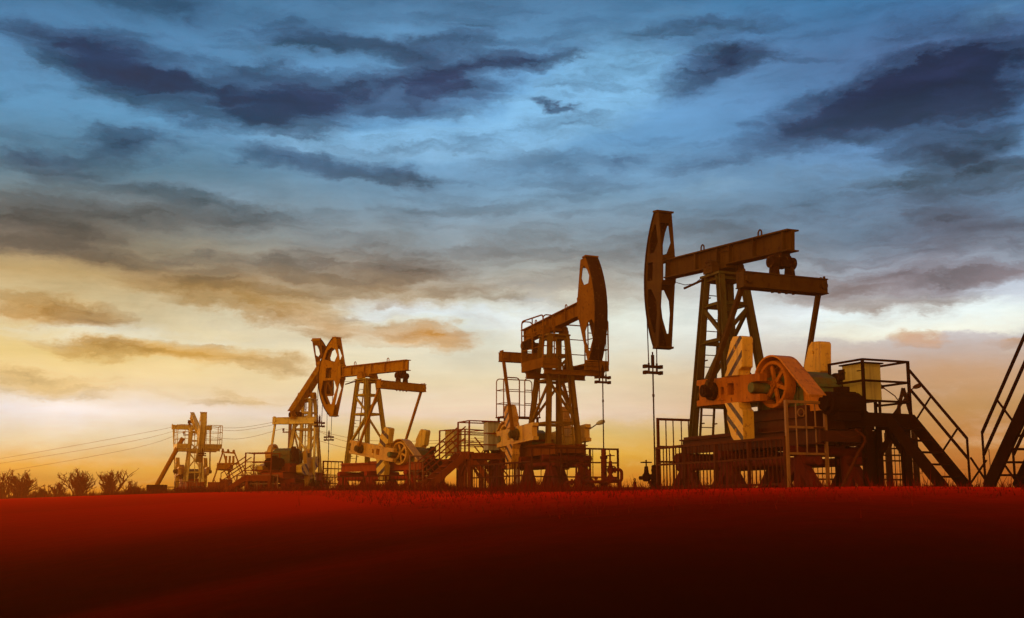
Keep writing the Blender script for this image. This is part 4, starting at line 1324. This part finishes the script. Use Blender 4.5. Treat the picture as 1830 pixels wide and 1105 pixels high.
# ------------------------------------------------------------------ lamps, poles, wires
def street_lamp(label, px, py, depth, arm=1.2, rise=.65, mirror=1.0):
    top = at(px, py, depth)
    gz = ground_z(top.x, top.y)
    t = thing('street_lamp', label, 'street lamp', (top.x, top.y, gz), 0, 'double street lamps beyond the wells')
    H = top.z - gz
    m = MB(); m.tube([(0, 0, -.1), (0, 0, H)], .09, 10, .05); m.build('mast', DARK, t)
    for s in (-1, 1):
        m = MB()
        pts = [(0, 0, H - .45), (s * .06, 0, H - .12), (s * .22, 0, H + .12), (s * (arm - .25), 0, H + rise)]
        m.tube(pts, .03, 8)
        ar = m.build('lamp_arm', DARK, t)
        m = MB()
        m.lathe((s * (arm - .3), 0, H + rise), (s, 0, .35), [(.01, 0), (.06, .02), (.12, .18), (.13, .34), (.07, .50), (.01, .52)], 14)
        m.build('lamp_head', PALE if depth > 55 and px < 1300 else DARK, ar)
    return t


street_lamp('double street lamp seen behind the railing of the right-hand platform', 1607, 712, 60.0, 1.05, .55)
street_lamp('double street lamp behind the tower of the second pumpjack', 1045, 772, 62.0, .92, .42)


def utility_pole(label, px, ytop, depth, arms=(0.35, 1.0), wide=.55, r=.13):
    top = at(px, ytop, depth)
    gz = ground_z(top.x, top.y)
    t = thing('utility_pole', label, 'utility pole', (top.x, top.y, gz), 0, 'utility poles carrying the wires')
    H = top.z - gz
    m = MB(); m.tube([(0, 0, -.2), (0, 0, H)], r * 1.2, 10, r); m.build('pole', WOOD, t)
    tips = []
    for k, dz in enumerate(arms):
        m = MB(); m.bar((-wide, -.12, H - dz), (wide, -.12, H - dz), .09, .10); m.build('cross_arm', WOOD, t)
        for s in (-1, 1):
            m = MB(); c = (s * (wide - .05), -.12, H - dz + .05)
            m.lathe(c, (0, 0, 1), [(.01, 0), (.03, 0), (.03, .06), (.09, .07), (.10, .12), (.05, .16), (.08, .18), (.06, .25), (.01, .26)], 12)
            m.build('insulator', DARKRUST, t)
            tips.append(Vector((top.x + c[0], top.y + c[1], gz + c[2] + .25)))
    return tips


tips_a = utility_pole('wooden utility pole standing behind the yellow green pumpjack', 519, 750, 90.0)
tips_b = utility_pole('wooden utility pole hidden behind the farthest pumpjack', 340, 758, 104.0)
tips_c = utility_pole('wooden utility pole behind the rear crank of the second pumpjack', 926, 775, 75.0)
tips_d = utility_pole('distant utility pole between the right-hand stairs and the barred fence', 1634, 832, 120.0, (0.2, .8), .8)


def wire(label, pts, r=.014):
    m = MB()
    # smooth the sag between the given points
    out = []
    for i in range(len(pts) - 1):
        p0 = pts[max(i - 1, 0)]; p1 = pts[i]; p2 = pts[i + 1]; p3 = pts[min(i + 2, len(pts) - 1)]
        for k in range(6):
            t = k / 6
            out.append(.5 * ((2 * p1) + (p2 - p0) * t + (2 * p0 - 5 * p1 + 4 * p2 - p3) * t * t + (3 * p1 - p0 - 3 * p2 + p3) * t ** 3))
    out.append(pts[-1])
    m.tube(out, r, 5)
    o = m.build('power_line', WIRE)
    return tag(o, label, 'power line', 'power lines')


wl = [('uppermost', tips_b[0], [(240, 777), (0, 820), (-260, 862)], tips_a[0], (420, 765)),
      ('middle', tips_b[1], [(240, 788), (0, 828.5), (-260, 868)], tips_a[1], (420, 770)),
      ('lowest', tips_b[2], [(240, 801), (0, 844), (-260, 880)], tips_a[2], (420, 785))]
for nm, tb_, ptl, ta_, mid in wl:
    wire('%s of the three wires running left from behind the farthest pumpjack' % nm, [at(ptl[2][0], ptl[2][1], 128), at(ptl[1][0], ptl[1][1], 120), at(ptl[0][0], ptl[0][1], 110), tb_])
    wire('%s of the three wires between the farthest pumpjack and the wooden pole' % nm, [tb_, at(mid[0], mid[1], 97), ta_])
for nm, ta_, pts_, tc_ in (('uppermost', tips_a[0], [(610, 780), (700, 789), (850, 784)], tips_c[0]), ('middle', tips_a[1], [(610, 787), (700, 795), (850, 788)], tips_c[1]), ('lowest', tips_a[2], [(610, 799), (700, 808), (850, 800)], tips_c[2])):
    wire('%s of the three wires passing behind the light brown pumpjack' % nm, [ta_] + [at(x, y, 88 - (x - 520) * .03) for x, y in pts_] + [tc_])
for nm, td_, pts_ in (('upper', tips_d[1], [(1700, 838), (1760, 839), (1860, 833)]), ('lower', tips_d[3], [(1700, 850), (1760, 851), (1860, 846)])):
    wire('%s of the two distant wires crossing behind the crossing stair handrails' % nm, [td_] + [at(x, y, 120) for x, y in pts_], .012)

# transformer on a lattice A-frame between the far wells
c0 = at(416, 880, 84.0)
gt = ground_z(c0.x, c0.y)
tf = thing('transformer_stand', 'A-frame transformer stand between the farthest and the yellow green pumpjacks', 'transformer', (c0.x, c0.y, gt))


def tl(px, py, d=84.0):
    return at(px, py, d) - Vector((c0.x, c0.y, gt))


for pts in (((398, 809), (381, 860)), ((419, 809), (436, 852)), ((400, 811), (412, 857)), ((410, 829), (408, 880)), ((381, 858), (378, 892)), ((436, 850), (440, 892))):
    m = MB(); m.bar(tl(*pts[0]), tl(*pts[1]), .09, .09); m.build('frame_leg', MATS['ochre_brown_paint'], tf)
m = MB()
for pts in (((396, 808), (420, 810)), ((388, 829), (426, 829)), ((386, 839), (414, 841)), ((389, 831), (414, 832))):
    m.bar(tl(*pts[0]), tl(*pts[1]), .12, .12)
m.box(Vector(tl(390, 839)) - Vector((0, .5, 0)), Vector(tl(414, 831)) + Vector((0, .5, .0)))
m.build('cross_beam', MATS['ochre_brown_paint'], tf)
for px in (404, 410.5, 417):
    m = MB(); m.box(Vector(tl(px - 1.8, 828)) - Vector((0, .08, 0)), Vector(tl(px + 1.8, 815)) + Vector((0, .08, 0))); m.build('fuse_tube', MATS['ochre_brown_paint'], tf)
for px, py in ((398, 803), (407.5, 804), (417.5, 805)):
    m = MB(); m.lathe(tl(px, py + 5), (0, 0, 1), [(.01, 0), (.05, 0), (.12, .08), (.06, .14), (.10, .18), (.03, .26), (.01, .26)], 10); m.build('insulator', MATS['ochre_brown_paint'], tf)
m = MB(); m.box(Vector(tl(395, 885)) - Vector((0, .6, 0)), Vector(tl(412, 857)) + Vector((0, .6, 0))); m.box(Vector(tl(374, 890)) - Vector((0, .6, 0)), Vector(tl(395, 862)) + Vector((0, .6, 0)))
m.build('tank', PLATRED, tf)

# inclined tube leaning against the farthest work deck
x0, y0 = world_xy(5, 3.2, -3.3)
lt = thing('leaning_pole', 'thick inclined tube leaning on the railed deck of the farthest pumpjack', 'pole', (x0, y0, ground_z(x0, y0)))
m = MB()
pA, pB = at(270, 886, 92.0), at(327, 783, 92.0)
m.tube([pA - Vector((x0, y0, ground_z(x0, y0))), pB - Vector((x0, y0, ground_z(x0, y0)))], .18, 14)
m.build('tube', MATS['ochre_brown_paint'], lt)
m = MB(); m.box((-.55, -.5, -.1), (.75, .5, .85)); m.build('anchor_block', DARK, lt)

# lagged pipe at the foot of the farthest pumpjack
c1 = at(318, 900, 88.0)
pv = thing('lagged_pipe', 'pale lagged pipe sloping up at the foot of the farthest pumpjack', 'pipe', (c1.x, c1.y, ground_z(c1.x, c1.y)))
gpz = ground_z(c1.x, c1.y)
m = MB(); m.tube([at(308, 904, 88.0) - Vector((c1.x, c1.y, gpz)), at(312, 895, 88) - Vector((c1.x, c1.y, gpz)), at(322, 883, 88) - Vector((c1.x, c1.y, gpz))], .16, 12); m.build('lagging', CLADDING, pv)
m = MB(); m.bar(at(313, 894, 88) - Vector((c1.x, c1.y, gpz)), at(313, 925, 88) - Vector((c1.x, c1.y, gpz)), .1, .1); m.build('support', DARK, pv)

# A-frame and barred fence beyond the right-hand platform
c2 = at(1612, 870, 40.0)
g2 = ground_z(c2.x, c2.y)
af = thing('steel_frame', 'steel A-frame standing behind the railing of the right-hand platform', 'steel frame', (c2.x, c2.y, g2))
for a_, b_ in (((1614, 694), (1590, 800)), ((1614, 694), (1630, 748))):
    m = MB(); m.bar(at(*a_, 40) - Vector((c2.x, c2.y, g2)), at(*b_, 40) - Vector((c2.x, c2.y, g2)), .10, .10); m.build('strut', DARK, af)
for px in (1590, 1630):
    p = at(px, 800 if px < 1600 else 748, 40) - Vector((c2.x, c2.y, g2))
    m = MB(); m.bar(p, (p.x, p.y, -.1), .10, .10); m.build('post', DARK, af)
m = MB(); m.bar(at(1624, 704, 40) - Vector((c2.x, c2.y, g2)), at(1594, 745, 40) - Vector((c2.x, c2.y, g2)), .07, .07); m.build('brace', DARK, af)

bf = at(1562, 880, 37.0)
gb_ = ground_z(bf.x, bf.y)
fen = thing('barred_fence', 'tall barred fence seen under the right-hand platform', 'fence', (bf.x, bf.y, gb_))
m = MB()
for py in (790, 800, 812, 822, 846, 856):
    z = at(1600, py, 37).z - gb_
    m.bar((-3.4, 0, z), (1.55, .25, z - .03), .05, .05)
m.build('rails', DARK, fen)
for i, f in enumerate((0, .2, .4, .6, .68, .8, .9, 1.0)):
    m = MB(); p = Vector((-3.4, 0, 0)).lerp(Vector((1.55, .25, 0)), f)
    m.bar((p.x, p.y, -.2), (p.x, p.y, 2.1), .07, .07); m.build('post', DARK, fen)
m = MB()
for i in range(34):
    p = Vector((-3.4, 0, 0)).lerp(Vector((1.55, .25, 0)), i / 33)
    m.bar((p.x, p.y, .1), (p.x, p.y, 2.0), .022, .022)
m.build('bars', DARK, fen)
lp = at(1770, 850, 90.0)
o = thing('leaning_post', 'thin leaning post far behind the crossing stair handrails', 'post', (lp.x, lp.y, ground_z(lp.x, lp.y)))
m = MB(); m.tube([(.1, 0, -.1), Vector(at(1767, 803, 90)) - Vector((lp.x, lp.y, ground_z(lp.x, lp.y)))], .04, 6); m.build('shaft', WOOD, o)


# ------------------------------------------------------------------ bare bushes
def bush(label, px, ybase, depth, h, w, dense=1.0, seed=1, conic=False):
    rnd = random.Random(seed)
    p = at(px, ybase, depth)
    gz = ground_z(p.x, p.y)
    m = MB()

    def branch(a, d, L, r, lev):
        n = 4
        pts = [a]
        q = a.copy(); dd = d.copy()
        for i in range(n):
            dd = (dd + Vector((rnd.gauss(0, .16), rnd.gauss(0, .16), rnd.gauss(.05, .10)))).normalized()
            q = q + dd * (L / n)
            pts.append(q.copy())
        m.tube(pts, r, 4, r * .45, cap=False)
        if lev < 3:
            k = rnd.randint(3, 5) if lev < 2 else rnd.randint(2, 4)
            for i in range(k):
                f = rnd.uniform(.25, .98)
                j = min(n - 1, int(f * n))
                s = pts[j].lerp(pts[j + 1], f * n - j)
                a2 = rnd.uniform(0, 6.283)
                side = Vector((math.cos(a2), math.sin(a2), rnd.uniform(-.1, .7)))
                branch(s, (dd * .75 + side * .75).normalized(), L * rnd.uniform(.38, .6), r * .6, lev + 1)
    k = int(15 * dense)
    for i in range(k):
        a2 = rnd.uniform(0, 6.283)
        lean = rnd.uniform(.05, .9) * w / h
        d = Vector((math.cos(a2) * lean, math.sin(a2) * lean, 1)).normalized()
        branch(Vector((rnd.gauss(0, .12) * w, rnd.gauss(0, .12) * w, -.1)), d, h * rnd.uniform(.45, .85), .055 * (h / 2) ** .5 + .012, 0)
    t = thing('bare_bush', label, 'bush', (p.x, p.y, gz), 0, 'bare bushes along the horizon')
    m.build('branches', TWIG, t, smooth=0)


bush('bare bush cut by the left edge of the picture', 2, 905, 110, 2.6, 1.6, .8, 3)
bush('dense rounded bare bush standing alone near the left edge', 37, 908, 110, 2.5, 2.2, 2.0, 4)
bush('low dense bush between the rounded bush and the two taller ones', 74, 908, 112, 1.2, 1.5, 1.6, 5)
bush('thin low bush left of the two tall bare bushes', 104, 908, 110, 1.5, 1.2, 1.0, 6)
bush('tall spiky bare bush, left one of the pair on the left horizon', 140, 908, 110, 2.6, 1.9, 1.6, 7)
bush('tall open-branched bare bush, right one of the pair on the left horizon', 196, 908, 110, 2.7, 1.8, 1.3, 8)
bush('low spreading bush beside the anchor block of the leaning tube', 238, 908, 108, 1.5, 2.2, 1.8, 9)
bush('thin bush behind the platform of the yellow green pumpjack', 462, 880, 95, 2.7, 1.9, 1.2, 10)
bush('thin bush beneath the carrier bar of the light brown pumpjack', 578, 892, 85, 1.9, 1.0, 1.0, 11)
bush('thin bush seen between the piles of the light brown pumpjack', 770, 900, 80, 1.8, 1.2, 1.3, 12)
ug = MB()
rnd = random.Random(21)
for i in range(5200):
    x = rnd.uniform(-72, -24) if i % 3 else rnd.uniform(-24, 60); y = rnd.uniform(104, 135)
    z = ground_z(x, y); h = rnd.uniform(.3, 1.0) * (1.0 if x < -28 else .5) * (.75 + .35 * math.sin(x * .8) * math.sin(x * .31 + 1))
    for k in range(3):
        a = rnd.uniform(0, 6.28); lx, ly = rnd.gauss(0, .3), rnd.gauss(0, .3)
        ug.add([(x - .06 * math.cos(a), y - .06 * math.sin(a), z - .05), (x + .06 * math.cos(a), y + .06 * math.sin(a), z - .05), (x + lx * h, y + ly * h, z + h)], [(0, 1, 2)])
o = ug.build('undergrowth', TWIG, smooth=0)
tag(o, None, None, kind='stuff')

# ------------------------------------------------------------------ haze over the field
hz = MB(); hz.box((-175, -14, -1.4), (155, 266, HAZE_TOP))
hm = bpy.data.materials.new('dusk_haze')
hm.use_nodes = True
nt = hm.node_tree
nt.nodes.clear()
vol = nt.nodes.new('ShaderNodeVolumePrincipled')
vol.inputs['Color'].default_value = (1.0, 0.34, 0.06, 1)
vol.inputs['Density'].default_value = HAZE_DENSITY
vol.inputs['Anisotropy'].default_value = 0.45
mo = nt.nodes.new('ShaderNodeOutputMaterial')
nt.links.new(vol.outputs[0], mo.inputs['Volume'])
haze = hz.build('haze', hm, smooth=0)
tag(haze, None, None, kind='stuff')
